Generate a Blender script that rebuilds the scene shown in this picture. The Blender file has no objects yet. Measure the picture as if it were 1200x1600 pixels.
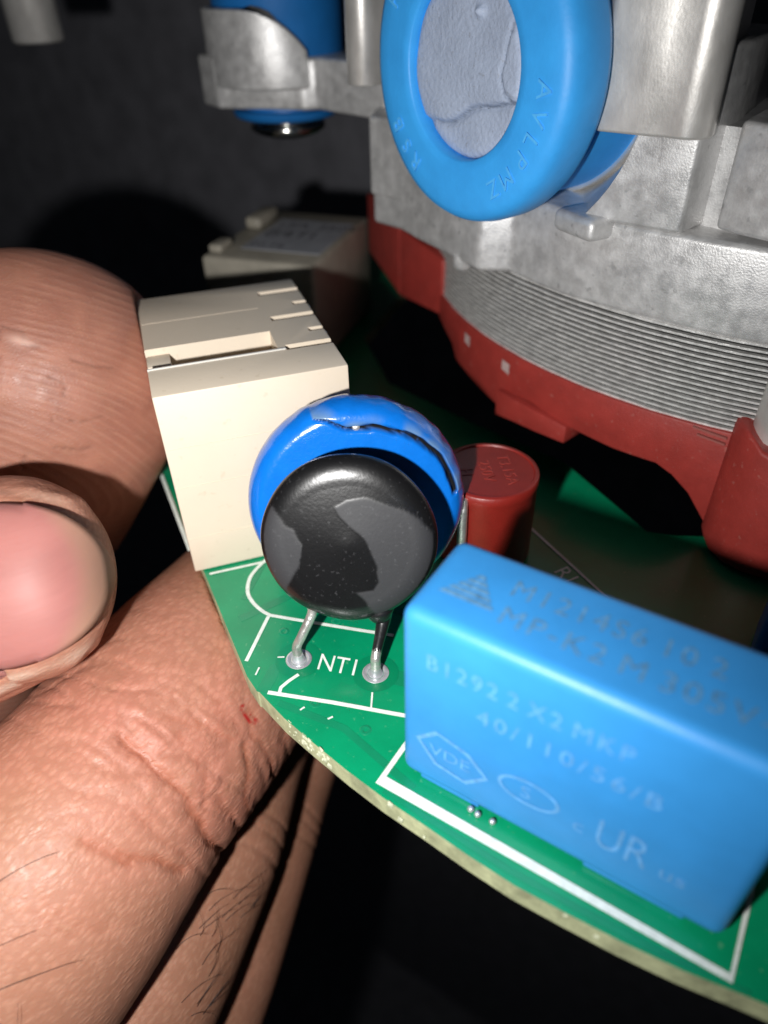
import bpy, bmesh, math, random
import numpy as np
from math import sin, cos, pi, radians, atan2, sqrt, hypot
from mathutils import Vector, Matrix

# one Blender unit is one centimetre of the real place
S = bpy.context.scene
S.unit_settings.system = 'METRIC'
S.unit_settings.scale_length = 0.01
COL = S.collection

# ------------------------------------------------------------------ camera
CAM = Vector((1.2467, -2.0174, 3.8080))
RX = Vector((0.8456059, 0.5334137, -0.0205086))
RY = Vector((0.3160942, -0.5313152, -0.7859953))      # down in the picture
RZ = Vector((-0.4301572, 0.6581596, -0.6178922))      # forward
cd = bpy.data.cameras.new('camera')
cam = bpy.data.objects.new('camera', cd)
COL.objects.link(cam)
cam.matrix_world = Matrix(((RX.x, -RY.x, -RZ.x, CAM.x), (RX.y, -RY.y, -RZ.y, CAM.y), (RX.z, -RY.z, -RZ.z, CAM.z), (0, 0, 0, 1)))
cd.sensor_fit = 'VERTICAL'
cd.sensor_height = 36
cd.lens = 1113.1 / 1600 * 36
cd.clip_start = 0.05
cd.clip_end = 500
cd.dof.use_dof = True
cd.dof.focus_distance = 4.75
cd.dof.aperture_fstop = cd.lens * 1e-3 / 0.092
S.camera = cam

# ------------------------------------------------------------------ world, lamp, exposure
W = bpy.data.worlds.new('World')
S.world = W
W.use_nodes = True
bg = W.node_tree.nodes['Background']
bg.inputs[0].default_value = (0.55, 0.65, 0.8, 1)
bg.inputs[1].default_value = 0.008
S.view_settings.view_transform = 'Standard'
S.view_settings.look = 'None'
S.view_settings.exposure = 0
S.view_settings.gamma = 1
S.cycles.use_denoising = True
S.cycles.max_bounces = 6
# the phone's flash beside its lens
fl = bpy.data.lights.new('phone_flash', 'SPOT')
fl.energy = 1900
fl.color = (1.0, 0.985, 0.965)
fl.spot_size = radians(142)
fl.spot_blend = 1.0
fl.shadow_soft_size = 0.11
flo = bpy.data.objects.new('phone_flash', fl)
COL.objects.link(flo)
flo.location = CAM - 1.2 * RX + 0.66 * RY
flo.rotation_euler = (RZ - 0.13 * RX - 0.12 * RY).to_track_quat('-Z', 'Y').to_euler()

rnd = random.Random(7)
rs = np.random.RandomState(5)

# ------------------------------------------------------------------ materials
def mat(name, col, rough=0.5, metal=0.0, noise=0.0, nscale=6.0, bump=0.0, bscale=40.0, coat=0.0, sss=0.0, spec=0.5,
        rnoise=0.0, col2=None, stretch=(1, 1, 1), speck=0.0, speckcol=(.7, .7, .7), speckscale=30.0):
    m = bpy.data.materials.new(name)
    m.use_nodes = True
    nt = m.node_tree
    N, L = nt.nodes, nt.links
    b = N['Principled BSDF']
    b.inputs['Roughness'].default_value = rough
    b.inputs['Metallic'].default_value = metal
    b.inputs['Base Color'].default_value = (*col, 1)
    b.inputs['Coat Weight'].default_value = coat
    b.inputs['Coat Roughness'].default_value = 0.12
    b.inputs['Specular IOR Level'].default_value = spec
    if sss:
        b.inputs['Subsurface Weight'].default_value = sss
        b.inputs['Subsurface Radius'].default_value = (0.12, 0.05, 0.03)
        b.inputs['Subsurface Scale'].default_value = 1.0
    tc = N.new('ShaderNodeTexCoord')
    mp = N.new('ShaderNodeMapping')
    mp.inputs['Scale'].default_value = stretch
    L.new(tc.outputs['Object'], mp.inputs['Vector'])
    v = mp.outputs['Vector']
    cur = None
    if noise or col2:
        n = N.new('ShaderNodeTexNoise')
        n.inputs['Scale'].default_value = nscale
        n.inputs['Detail'].default_value = 6
        n.inputs['Roughness'].default_value = 0.62
        L.new(v, n.inputs['Vector'])
        r = N.new('ShaderNodeMapRange')
        r.inputs[1].default_value = 0.33
        r.inputs[2].default_value = 0.67
        L.new(n.outputs['Fac'], r.inputs[0])
        mx = N.new('ShaderNodeMix')
        mx.data_type = 'RGBA'
        L.new(r.outputs[0], mx.inputs[0])
        mx.inputs[6].default_value = (*[max(0, c * (1 - noise)) for c in col], 1)
        mx.inputs[7].default_value = (*(col2 or [min(1, c * (1 + noise)) for c in col]), 1)
        cur = mx.outputs[2]
        if rnoise:
            rr = N.new('ShaderNodeMapRange')
            rr.inputs[3].default_value = max(0.02, rough - rnoise)
            rr.inputs[4].default_value = min(1, rough + rnoise)
            L.new(r.outputs[0], rr.inputs[0])
            L.new(rr.outputs[0], b.inputs['Roughness'])
    if speck:
        n2 = N.new('ShaderNodeTexNoise')
        n2.inputs['Scale'].default_value = speckscale
        n2.inputs['Detail'].default_value = 2
        L.new(v, n2.inputs['Vector'])
        r2 = N.new('ShaderNodeMapRange')
        r2.inputs[1].default_value = 0.66
        r2.inputs[2].default_value = 0.74
        r2.inputs[4].default_value = speck
        L.new(n2.outputs['Fac'], r2.inputs[0])
        mx = N.new('ShaderNodeMix')
        mx.data_type = 'RGBA'
        L.new(r2.outputs[0], mx.inputs[0])
        if cur: L.new(cur, mx.inputs[6])
        else: mx.inputs[6].default_value = (*col, 1)
        mx.inputs[7].default_value = (*speckcol, 1)
        cur = mx.outputs[2]
    if cur: L.new(cur, b.inputs['Base Color'])
    if bump:
        n = N.new('ShaderNodeTexNoise')
        n.inputs['Scale'].default_value = bscale
        n.inputs['Detail'].default_value = 4
        L.new(v, n.inputs['Vector'])
        bp = N.new('ShaderNodeBump')
        bp.inputs['Strength'].default_value = bump
        bp.inputs['Distance'].default_value = 0.02
        L.new(n.outputs['Fac'], bp.inputs['Height'])
        L.new(bp.outputs['Normal'], b.inputs['Normal'])
    return m

M = {}
M['mask'] = mat('green_solder_mask', (0.0015, 0.260, 0.112), 0.30, noise=0.16, nscale=1.3, bump=0.05, bscale=25, coat=0.25, speck=0.25, speckcol=(.25, .5, .3), speckscale=26)
M['fibre'] = mat('board_edge_fibre', (0.43, 0.46, 0.27), 0.8, noise=0.35, nscale=5, bump=0.6, bscale=16, stretch=(1, 1, .6))
M['silk'] = mat('white_silkscreen', (0.72, 0.78, 0.72), 0.6, noise=0.12, nscale=20)
M['tin'] = mat('tinned_lead', (0.62, 0.61, 0.58), 0.34, 0.75, noise=0.25, nscale=14, bump=0.35, bscale=30)
M['solder'] = mat('solder', (0.62, 0.63, 0.66), 0.32, 0.6, noise=0.2, nscale=10, bump=0.2, bscale=20)
M['capblue'] = mat('blue_capacitor_case', (0.036, 0.27, 0.66), 0.44, noise=0.06, nscale=3, bump=0.06, bscale=60)
M['capprint'] = mat('pale_blue_print', (0.12, 0.36, 0.72), 0.5, noise=0.2, nscale=20)
M['capprint_top'] = mat('grey_green_print', (0.095, 0.25, 0.44), 0.5, noise=0.35, nscale=22)
M['cream'] = mat('cream_plastic', (0.71, 0.61, 0.485), 0.55, noise=0.02, nscale=2, bump=0.03, bscale=30, speck=0.22, speckcol=(.45, .35, .22), speckscale=13)
M['cream_dimmed'] = mat('dimmed_ivory_plastic', (0.30, 0.275, 0.225), 0.5, noise=0.12, nscale=4, bump=0.1, bscale=20)  # ivory darkened: the weak light on the relay is put into its colour
M['paper'] = mat('grey_label', (0.30, 0.31, 0.34), 0.6, noise=0.1, nscale=6)
M['ink'] = mat('dark_ink', (0.10, 0.10, 0.11), 0.7)
M['cast'] = mat('cast_aluminium', (0.64, 0.635, 0.63), 0.43, 0.45, noise=0.16, nscale=9, bump=0.15, bscale=75, rnoise=0.10, speck=0.45, speckcol=(.30, .30, .30), speckscale=15)
M['castsmooth'] = mat('machined_aluminium', (0.66, 0.64, 0.61), 0.38, 0.5, noise=0.12, nscale=5, bump=0.06, bscale=70, stretch=(1, 1, .5), rnoise=0.06)
M['steel'] = mat('lamination_steel', (0.74, 0.73, 0.71), 0.38, 0.35, noise=0.22, nscale=10, bump=0.30, bscale=40, stretch=(1, 1, 1))
M['steeldark'] = mat('dark_gap', (0.012, 0.012, 0.012), 0.8, 0.0)
M['red'] = mat('red_insulator', (0.33, 0.036, 0.028), 0.5, noise=0.12, nscale=5, bump=0.12, bscale=40, speck=0.18, speckcol=(.5, .3, .25), speckscale=22)
M['fusered'] = mat('red_fuse_plastic', (0.23, 0.016, 0.011), 0.40, noise=0.1, nscale=8, bump=0.12, bscale=50)
M['fuseprint'] = mat('pale_red_print', (0.29, 0.035, 0.026), 0.5)
M['copper'] = mat('winding_copper', (0.20, 0.085, 0.035), 0.45, 0.3, noise=0.3, nscale=20)
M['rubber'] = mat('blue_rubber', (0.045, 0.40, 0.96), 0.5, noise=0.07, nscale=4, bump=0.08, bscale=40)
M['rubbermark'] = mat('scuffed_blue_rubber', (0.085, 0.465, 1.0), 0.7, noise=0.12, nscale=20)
M['rubber_dimmed'] = mat('blue_rubber_far_dimmed', (0.012, 0.155, 0.46), 0.45, noise=0.06, nscale=4)  # dimmer copy of the blue rubber, weaker far light put into the colour
M['pin'] = mat('sintered_pin', (0.30, 0.33, 0.40), 0.62, 0.25, noise=0.16, nscale=9, bump=0.9, bscale=24, speck=0.5, speckcol=(.55, .58, .62), speckscale=22)
M['black'] = mat('dark_mat', (0.21, 0.21, 0.235), 0.85, noise=0.22, nscale=1.3, bump=0.5, bscale=5)
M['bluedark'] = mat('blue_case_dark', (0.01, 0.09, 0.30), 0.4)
M['brown'] = mat('brown_plastic', (0.030, 0.021, 0.018), 0.5)

# ------------------------------------------------------------------ helpers
def tag(o, label=None, cat=None, group=None, kind=None):
    if label: o['label'] = label
    if cat: o['category'] = cat
    if group: o['group'] = group
    if kind: o['kind'] = kind
    return o

def thing(name, loc, label, cat, group=None):
    o = bpy.data.objects.new(name, None)
    o.empty_display_size = 0.2
    COL.objects.link(o)
    o.location = loc
    return tag(o, label, cat, group)

def wloc(p):
    v = Vector((0, 0, 0))
    while p is not None:
        v += p.location
        p = p.parent
    return v

def link(name, me, m, parent=None, origin=None):
    """mesh given in world coordinates -> object under parent"""
    off = wloc(parent) if parent else Vector(origin or (0, 0, 0))
    me.transform(Matrix.Translation(-off))
    if m is not None:
        me.materials.clear()
        me.materials.append(m)
    o = bpy.data.objects.new(name, me)
    COL.objects.link(o)
    if parent: o.parent = parent
    else: o.location = off
    return o

def meshdata(name, verts, faces, smooth=False):
    me = bpy.data.meshes.new(name)
    me.from_pydata([tuple(v) for v in verts], [], [tuple(f) for f in faces])
    me.update()
    if smooth: me.polygons.foreach_set('use_smooth', [True] * len(me.polygons))
    return me

def frommesh(bm, name='m'):
    me = bpy.data.meshes.new(name)
    bm.normal_update()
    bm.to_mesh(me)
    bm.free()
    return me

def bake(me, mods):
    """run modifiers over mesh data and return new data"""
    o = bpy.data.objects.new('tmp', me)
    COL.objects.link(o)
    for t, kw in mods:
        md = o.modifiers.new(t, t)
        for k, v in kw.items(): setattr(md, k, v)
    dg = bpy.context.evaluated_depsgraph_get()
    out = bpy.data.meshes.new_from_object(o.evaluated_get(dg))
    bpy.data.objects.remove(o)
    return out

def tmpobj(me):
    o = bpy.data.objects.new('tmpcut', me)
    COL.objects.link(o)
    return o

def cut(me, cutters, op='DIFFERENCE'):
    for c in cutters:
        co = tmpobj(c)
        me = bake(me, [('BOOLEAN', dict(operation=op, object=co, solver='EXACT'))])
        bpy.data.objects.remove(co)
    return me

def bevel(me, w, seg=2, ang=30):
    me = bake(me, [('BEVEL', dict(width=w, segments=seg, limit_method='ANGLE', angle_limit=radians(ang)))])
    return shade(me)

def shade(me, ang=40):
    me.polygons.foreach_set('use_smooth', [True] * len(me.polygons))
    bm = bmesh.new()
    bm.from_mesh(me)
    for e in bm.edges:
        if len(e.link_faces) == 2 and e.calc_face_angle(0) > radians(ang): e.smooth = False
    bm.to_mesh(me)
    bm.free()
    return me

def prism(plan, z0, z1, flip=False):
    n = len(plan)
    a = sum(plan[i][0] * plan[(i + 1) % n][1] - plan[(i + 1) % n][0] * plan[i][1] for i in range(n))
    if a < 0: plan = plan[::-1]
    v = [(x, y, z0) for x, y in plan] + [(x, y, z1) for x, y in plan]
    f = [tuple(range(n))[::-1], tuple(range(n, 2 * n))] + [(i, (i + 1) % n, n + (i + 1) % n, n + i) for i in range(n)]
    return meshdata('prism', v, f)

def framebox(o, u, v, w, a, b):
    """box spanned by axes u,v,w at origin o, corner a to corner b in those axes"""
    o, u, v, w = map(Vector, (o, u, v, w))
    P = [o + u * x + v * y + w * z for z in (a[2], b[2]) for y in (a[1], b[1]) for x in (a[0], b[0])]
    f = [(0, 2, 3, 1), (4, 5, 7, 6), (0, 1, 5, 4), (2, 6, 7, 3), (0, 4, 6, 2), (1, 3, 7, 5)]
    if u.cross(v).dot(w) < 0: f = [t[::-1] for t in f]
    return meshdata('box', P, f)

def frame_of(axis, hint=(0, 0, 1)):
    w = Vector(axis).normalized()
    if abs(Vector(hint).normalized().dot(w)) > .99: hint = (1, 0, 0)
    u = Vector(hint) - w * Vector(hint).dot(w)
    u.normalize()
    return u, w.cross(u), w

def lathe(prof, c, axis, n=64, hint=(0, 0, 1), closed=False):
    """profile [(radius, height)] turned about axis through c"""
    u, v, w = frame_of(axis, hint)
    c = Vector(c)
    verts, rings = [], []
    for r, h in prof:
        if r < 1e-6:
            rings.append([len(verts)] * n)
            verts.append(c + w * h)
        else:
            rings.append(list(range(len(verts), len(verts) + n)))
            for i in range(n):
                a = 2 * pi * i / n
                verts.append(c + w * h + u * (r * cos(a)) + v * (r * sin(a)))
    faces = []
    pr = list(zip(rings, rings[1:])) + ([(rings[-1], rings[0])] if closed else [])
    for A, B in pr:
        for i in range(n):
            q = [A[i], A[(i + 1) % n], B[(i + 1) % n], B[i]]
            k = []
            for t in q:
                if t not in k: k.append(t)
            if len(k) > 2: faces.append(k)
    me = meshdata('lathe', verts, faces)
    bm = bmesh.new()
    bm.from_mesh(me)
    bmesh.ops.recalc_face_normals(bm, faces=bm.faces)
    bm.to_mesh(me)
    bm.free()
    return shade(me, 50)

def tube(pts, rad, n=12, caps=True):
    pts = [Vector(p) for p in pts]
    rads = rad if isinstance(rad, (list, tuple)) else [rad] * len(pts)
    verts, faces = [], []
    prev = None
    for i, p in enumerate(pts):
        d = (pts[min(i + 1, len(pts) - 1)] - pts[max(i - 1, 0)]).normalized()
        if prev is None:
            u = d.orthogonal().normalized()
        else:
            u = (prev - d * prev.dot(d)).normalized()
        prev = u
        v = d.cross(u)
        for k in range(n):
            a = 2 * pi * k / n
            verts.append(p + (u * cos(a) + v * sin(a)) * rads[i])
    for i in range(len(pts) - 1):
        for k in range(n):
            faces.append((i * n + k, i * n + (k + 1) % n, (i + 1) * n + (k + 1) % n, (i + 1) * n + k))
    if caps:
        faces.append(tuple(range(n))[::-1])
        faces.append(tuple(range((len(pts) - 1) * n, len(pts) * n)))
    return meshdata('tube', verts, faces, True)

def join(ms):
    bm = bmesh.new()
    for m in ms: bm.from_mesh(m)
    return frommesh(bm)

def spline(P, n):
    """Catmull-Rom through rows of P"""
    P = np.asarray(P, float)
    Q = np.vstack([2 * P[0] - P[1], P, 2 * P[-1] - P[-2]])
    out = []
    seg = len(P) - 1
    for s in np.linspace(0, seg, n):
        i = min(int(s), seg - 1)
        t = s - i
        a, b, c, d = Q[i], Q[i + 1], Q[i + 2], Q[i + 3]
        out.append(0.5 * (2 * b + (c - a) * t + (2 * a - 5 * b + 4 * c - d) * t * t + (3 * b - a - 3 * c + d) * t ** 3))
    return np.array(out)

def ribbon(pts, w, z):
    """flat printed line of width w on the board, at height z"""
    pts = [Vector((p[0], p[1], 0)) for p in pts]
    V, F = [], []
    for i, p in enumerate(pts):
        d = (pts[min(i + 1, len(pts) - 1)] - pts[max(i - 1, 0)]).normalized()
        nn = Vector((-d.y, d.x, 0))
        if 0 < i < len(pts) - 1:
            d1 = (pts[i] - pts[i - 1]).normalized()
            k = max(0.5, nn.dot(Vector((-d1.y, d1.x, 0))))
            nn = nn / k
        e = (-d if i == 0 else d if i == len(pts) - 1 else Vector((0, 0, 0))) * (w / 2)
        V += [p + nn * w / 2 + e + Vector((0, 0, z)), p - nn * w / 2 + e + Vector((0, 0, z))]
    for i in range(len(pts) - 1):
        F.append((2 * i, 2 * i + 1, 2 * i + 3, 2 * i + 2))
    return meshdata('ribbon', V, F)

def text(body, size, origin, u, v, depth=0.0, align='LEFT', squeeze=1.0, space=1.0):
    """lettering as mesh lying in the plane of u (writing direction) and v (up of letters)"""
    c = bpy.data.curves.new('lettering', 'FONT')
    c.body = body
    c.size = size
    c.align_x = align
    c.space_character = space
    c.extrude = depth
    c.resolution_u = 3
    o = bpy.data.objects.new('tmp', c)
    COL.objects.link(o)
    dg = bpy.context.evaluated_depsgraph_get()
    me = bpy.data.meshes.new_from_object(o.evaluated_get(dg))
    bpy.data.objects.remove(o)
    u = Vector(u).normalized()
    v = Vector(v)
    v = v.normalized()
    w = u.cross(v).normalized()
    mt = Matrix(((u.x * squeeze, v.x, w.x, origin[0]), (u.y * squeeze, v.y, w.y, origin[1]), (u.z * squeeze, v.z, w.z, origin[2]), (0, 0, 0, 1)))
    me.transform(mt)
    return me

def words(name, body, size, origin, u, v, m, parent, squeeze=1.0, space=1.0):
    x = 0.0
    u_ = Vector(u).normalized()
    for w_ in body.split():
        me = text(w_, size, (0, 0, 0), (1, 0, 0), (0, 1, 0), squeeze=squeeze, space=space)
        wid = max((q.co.x for q in me.vertices), default=0)
        me2 = text(w_, size, tuple(Vector(origin) + u_ * x), u, v, squeeze=squeeze, space=space)
        link(name, me2, m, parent)
        x += wid + size * .36 * squeeze

def outline2d(pts, w, o, u, v):
    """closed printed outline as a thin band in the plane u,v"""
    o, u, v = Vector(o), Vector(u), Vector(v)
    n = len(pts)
    cx = sum(p[0] for p in pts) / n
    cy = sum(p[1] for p in pts) / n
    V, F = [], []
    for x, y in pts:
        d = hypot(x - cx, y - cy)
        k = 1 - w / d
        V += [o + u * x + v * y, o + u * (cx + (x - cx) * k) + v * (cy + (y - cy) * k)]
    for i in range(n):
        j = (i + 1) % n
        F.append((2 * i, 2 * j, 2 * j + 1, 2 * i + 1))
    return meshdata('outline', V, F)

def poly2d(pts, o, u, v):
    o, u, v = Vector(o), Vector(u), Vector(v)
    return meshdata('poly', [o + u * x + v * y for x, y in pts], [tuple(range(len(pts)))])

def wobble(co, amp, freq, seed=0, octaves=10):
    """smooth pseudo noise from random plane waves; co is (n,3)"""
    r = np.random.RandomState(seed)
    out = np.zeros(len(co))
    for _ in range(octaves):
        k = r.normal(size=3)
        k *= freq * r.uniform(.6, 1.6) / np.linalg.norm(k)
        out += np.sin(co @ k + r.uniform(0, 6.28))
    return out * amp / sqrt(octaves)

def getco(me):
    a = np.empty(len(me.vertices) * 3, np.float32)
    me.vertices.foreach_get('co', a)
    return a.reshape(-1, 3).astype(float)

def setco(me, a):
    me.vertices.foreach_set('co', np.ascontiguousarray(a, np.float32).ravel())
    me.update()

def setattr_f(me, name, a):
    at = me.attributes.new(name, 'FLOAT', 'POINT')
    at.data.foreach_set('value', np.ascontiguousarray(a, np.float32))

# ------------------------------------------------------------------ the setting: a dark mat standing behind, and the dark floor far below
me = meshdata('backdrop', [(-70, 12.5, -45), (60, 12.5, -45), (60, 12.5, 40), (-70, 12.5, 40)], [(0, 1, 2, 3)])
tag(link('backdrop_wall', me, M['black'], origin=(0, 12.5, 0)), 'dark charcoal surface standing behind the motor', kind='structure')
me = meshdata('floor', [(-70, -60, -45), (60, -60, -45), (60, 12.5, -45), (-70, 12.5, -45)], [(0, 1, 2, 3)])
tag(link('floor', me, M['black'], origin=(0, 0, -45)), 'dark ground far below the circuit board', kind='structure')

# ------------------------------------------------------------------ circuit board
MC = Vector((0.82, 7.1, 0))                     # axis of motor and board
BR = 7.36
def onring(th, r, z=0.0):
    t = radians(th)
    return (MC.x + r * sin(t), MC.y - r * cos(t), z)

board = thing('circuit_board', (0.82, 7.1, 0), 'green circuit board with white printed lines and pale cut edge, pinched between the fingers', 'circuit board')
BC = (0.8275, 7.198)
plan = [(-4.1, 1.85), (-1.24, 0.055), (-1.10, -0.005)]
for i in range(0, 141):
    t = -14.9 + (300 * i / 140)
    r = 7.449 + 0.006 * sin(i * 7.3) + 0.004 * sin(i * 2.1)
    x, y = BC[0] + r * sin(radians(t)), BC[1] - r * cos(radians(t))
    plan.append((x, y))
me = cut(prism(plan, -0.16, 0.0), [prism([(-3.5, 4.9), (-2.6, 4.05), (-1.4, 3.75), (-.36, 3.55), (.6, 2.93), (.78, 2.98), (1.8, 3.5), (3.4, 6), (2.5, 9), (-1, 9.5), (-4.0, 7)], -1, 1)])  # motor opening, stretched to the left to blacken a shaded stretch of board
me.materials.append(M['mask'])
me.materials.append(M['fibre'])
for p in me.polygons:
    p.material_index = 0 if abs(p.normal.z) > 0.5 else 1
off = wloc(board)
me.transform(Matrix.Translation(-off))
o = bpy.data.objects.new('board_plate', me)
COL.objects.link(o)
o.parent = board
# torn glass fibres along the cut rim
V, F = [], []
for i in range(46):
    t = radians(rnd.uniform(-12.6, -9.6) if i < 36 else rnd.uniform(-14, 4))
    r = 7.449
    c = Vector((BC[0] + r * sin(t), BC[1] - r * cos(t), rnd.uniform(-0.12, -0.01)))
    out = Vector((sin(t), -cos(t), 0))
    al = Vector((cos(t), sin(t), 0))
    s = rnd.uniform(0.010, 0.026)
    h = rnd.uniform(0.004, 0.012)
    b0 = len(V)
    V += [c - al * s - Vector((0, 0, s * 1.4)), c + al * s * .6 - Vector((0, 0, s)), c + al * s + Vector((0, 0, s)), c - al * s * .5 + Vector((0, 0, s * 1.3)), c + out * h + al * rnd.uniform(-.02, .02)]
    F += [(b0, b0 + 1, b0 + 4), (b0 + 1, b0 + 2, b0 + 4), (b0 + 2, b0 + 3, b0 + 4), (b0 + 3, b0, b0 + 4)]
tag(link('torn_fibre', meshdata('f', V, F), mat('pale_fibre', (.58, .62, .44), .7), board), kind='stuff')

Z1 = 0.004
NSILK = [0]
def silk(pts, w=0.03):
    NSILK[0] += 1
    return link('silkscreen_line', ribbon(pts, w, Z1 + NSILK[0] * .0005), M['silk'], board)
silk([tuple(p) for p in spline([(-1.885, 1.05), (-1.88, 0.91), (-1.851, 0.79), (-1.771, 0.675), (-1.679, 0.615), (-1.577, 0.582), (-1.483, 0.572), (-1.40, 0.594), (-0.966, 0.741), (-0.602, 0.869)], 48)], 0.028)
silk([(-1.465, 0.545), (-1.335, 0.163)], 0.026)
silk([(-2.15, 0.679), (-1.80, 1.095)], 0.024)
silk([(-1.021, 0.029), (-0.625, 0.180), (-0.15, 0.345)], 0.030)
silk([(-0.955, 0.235), (-0.975, 0.165), (-0.985, 0.10), (-0.965, 0.055)], 0.024)
silk([(-0.445, 0.375), (-0.385, 0.268)], 0.012)
silk([(-0.055, 0.78), (-0.065, -0.118), (1.876, -0.121), (1.88, 0.78)], 0.037)
silk([(-0.24, 2.48), (0.62, 1.98)], 0.022)
silk([(-2.50, 0.80), (-3.95, 1.74)], 0.03)
for a, b in (((-1.197, 0.095), (-1.214, 0.148)), ((-0.765, 0.027), (-0.757, 0.05)), ((-0.572, 0.064), (-0.56, 0.085)), ((-1.16, 0.29), (-1.13, 0.31))):
    silk([a, b], 0.012)
u = Vector((0.255, 0.088, 0)).normalized()
link('designator', text('NT1', 0.20, (-0.885, 0.345, Z1), u, (-0.30, 0.72, 0), squeeze=0.80), M['silk'], board)
link('designator', text('R1', 0.19, (0.12, 2.08, Z1), (0.86, -0.5, 0), (0.5, 0.86, 0), squeeze=.9), M['silk'], board)
M['track'] = mat('mask_over_copper', (0.006, 0.225, 0.105), 0.27, noise=.1, nscale=3, coat=.25)
M['bare'] = mat('mask_over_bare_board', (0.001, 0.205, 0.088), 0.34, noise=.1, nscale=3, coat=.2)
for k, (pts, w_) in enumerate([([(-1.031, .351), (-1.12, .20), (-1.08, .05)], .09), ([(-.517, .527), (-.20, .62), (.3, .64)], .12), ([(-.9, -.0), (-.45, .06), (.1, -.06)], .05),
        ([(-1.62, .46), (-1.45, .85), (-1.1, 1.0), (-.6, 1.12)], .07), ([(-1.75, .62), (-1.95, 1.2)], .05), ([(.0, -.165), (.8, -.205), (1.5, -.19), (1.95, -.14)], .035)]):
    link('copper_track', ribbon(pts, w_, .0012 + .0003 * k), M['track'], board)
for k, (x, y, r) in enumerate([(-1.031, .351, .16), (-.517, .527, .155)]):
    link('clearance', poly2d([(x + r * cos(a * pi / 18), y + r * sin(a * pi / 18)) for a in range(36)], (0, 0, .0032 + .0002 * k), (1, 0, 0), (0, 1, 0)), M['bare'], board)
for x, y in ((-1.28, .50), (-.72, .12), (-.33, .12), (-1.02, .78)):
    link('via', lathe([(.012, .001), (.022, .003), (.034, .003), (.038, .0005)], (x, y, 0), (0, 0, 1), 16), M['track'], board)
# plated holes with their solder
for (x, y, dark) in ((-1.031, 0.351, False), (-0.517, 0.527, True)):
    link('solder_pad', lathe([(0.05, 0.001), (0.086, 0.003), (0.090, 0.008), (0.084, 0.012), (0.062, 0.010), (0.054, 0.003), (0.046, 0.005), (0.040, .03), (0.034, .06), (0, 0.062)], (x, y, 0.0), (0, 0, 1), 32), M['solder'], board)
# bead of solder in front of the capacitor
for p in ((0.465, -0.012, .017), (0.512, -0.02, .018), (0.60, -0.014, .016)):
    link('solder_bead', lathe([(0, -.02), (.014, -.014), (.02, 0), (.014, .014), (0, .02)], p, (0, 0, 1), 12), M['solder'], board)

# ------------------------------------------------------------------ blue film capacitor
cap = thing('film_capacitor', (0.9, 0.31, 0), 'large blue box capacitor with faint printed markings, inside the white rectangle on the board', 'capacitor')
CL, CW, CH = 1.80, 0.625, 1.367
me = framebox((0, 0, 0), (1, 0, 0), (0, 1, 0), (0, 0, 1), (0, 0, 0.03), (CL, CW, CH))
bm = bmesh.new(); bm.from_mesh(me)
ed = [e for e in bm.edges]
bmesh.ops.bevel(bm, geom=ed, offset=0.075, segments=5, affect='EDGES', profile=0.55)
body = link('case', shade(frommesh(bm), 60), M['capblue'], cap)
for (x0, x1) in ((0.12, 0.50), (1.1, 1.62)):
    me = framebox((0, 0, 0), (1, 0, 0), (0, 1, 0), (0, 0, 1), (x0, 0.018, 0.002), (x1, CW - .018, 0.06))
    link('standoff', bevel(me, 0.015), M['capblue'], cap)
fy = -0.0025
front = lambda t, size, x, z, sq=1.0: words('marking', t, size, (x, fy, z), (1, 0, 0), (0, 0, 1), M['capprint'], cap, sq, 1.25)
front('B1292 2 X2 MKP', 0.155, 0.15, 1.03, .82)
front('40/110/56/B', 0.155, 0.44, 0.80, .95)
top = lambda t, size, x, y, sq=1.0: words('marking', t, size, (x, y, CH + 0.0025), (1, 0, 0), (0, 1, 0), M['capprint_top'], cap, sq, 1.2)
top('M1214S6 10 2', 0.165, 0.40, 0.345, .92)
top('MP-K2 M 305V~', 0.165, 0.42, 0.155, .98)
# striped triangle emblem
ms = []
for i in range(5):
    y0 = 0.20 + i * 0.042
    h0, h1 = 0.145 * (1 - i / 5.2), 0.145 * (1 - (i + .72) / 5.2)
    ms.append(poly2d([(0.245 - h0, y0), (0.245 + h0, y0), (0.245 + h1, y0 + 0.030), (0.245 - h1, y0 + 0.030)], (0, 0, CH + 0.0025), (1, 0, 0), (0, 1, 0)))
link('emblem', join(ms), M['capprint_top'], cap)
# approval marks on the front
U_, V_ = (1, 0, 0), (0, 0, 1)
O_ = (0, fy, 0)
hexa = [(0.10, 0.42), (0.22, 0.555), (0.42, 0.50), (0.545, 0.36), (0.42, 0.215), (0.22, 0.245)]
ell = [(0.76 + 0.17 * cos(2 * pi * i / 28), 0.425 + 0.105 * sin(2 * pi * i / 28)) for i in range(28)]
link('approval_outline', outline2d(hexa, 0.03, O_, U_, V_), M['capprint'], cap)
link('approval_letters', text('VDE', 0.135, (0.185, fy, 0.335), U_, V_), M['capprint'], cap)
link('approval_outline', outline2d(ell, 0.022, O_, U_, V_), M['capprint'], cap)
link('approval_letters', text('S', 0.14, (0.715, fy, 0.378), U_, V_), M['capprint'], cap)
link('approval_letters', text('c', 0.15, (1.0, fy, 0.33), U_, V_), M['capprint'], cap)
link('approval_letters', text('UR', 0.33, (1.11, fy, 0.30), U_, V_, squeeze=.62), M['capprint'], cap)
link('approval_letters', text('us', 0.15, (1.43, fy, 0.31), U_, V_), M['capprint'], cap)

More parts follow.
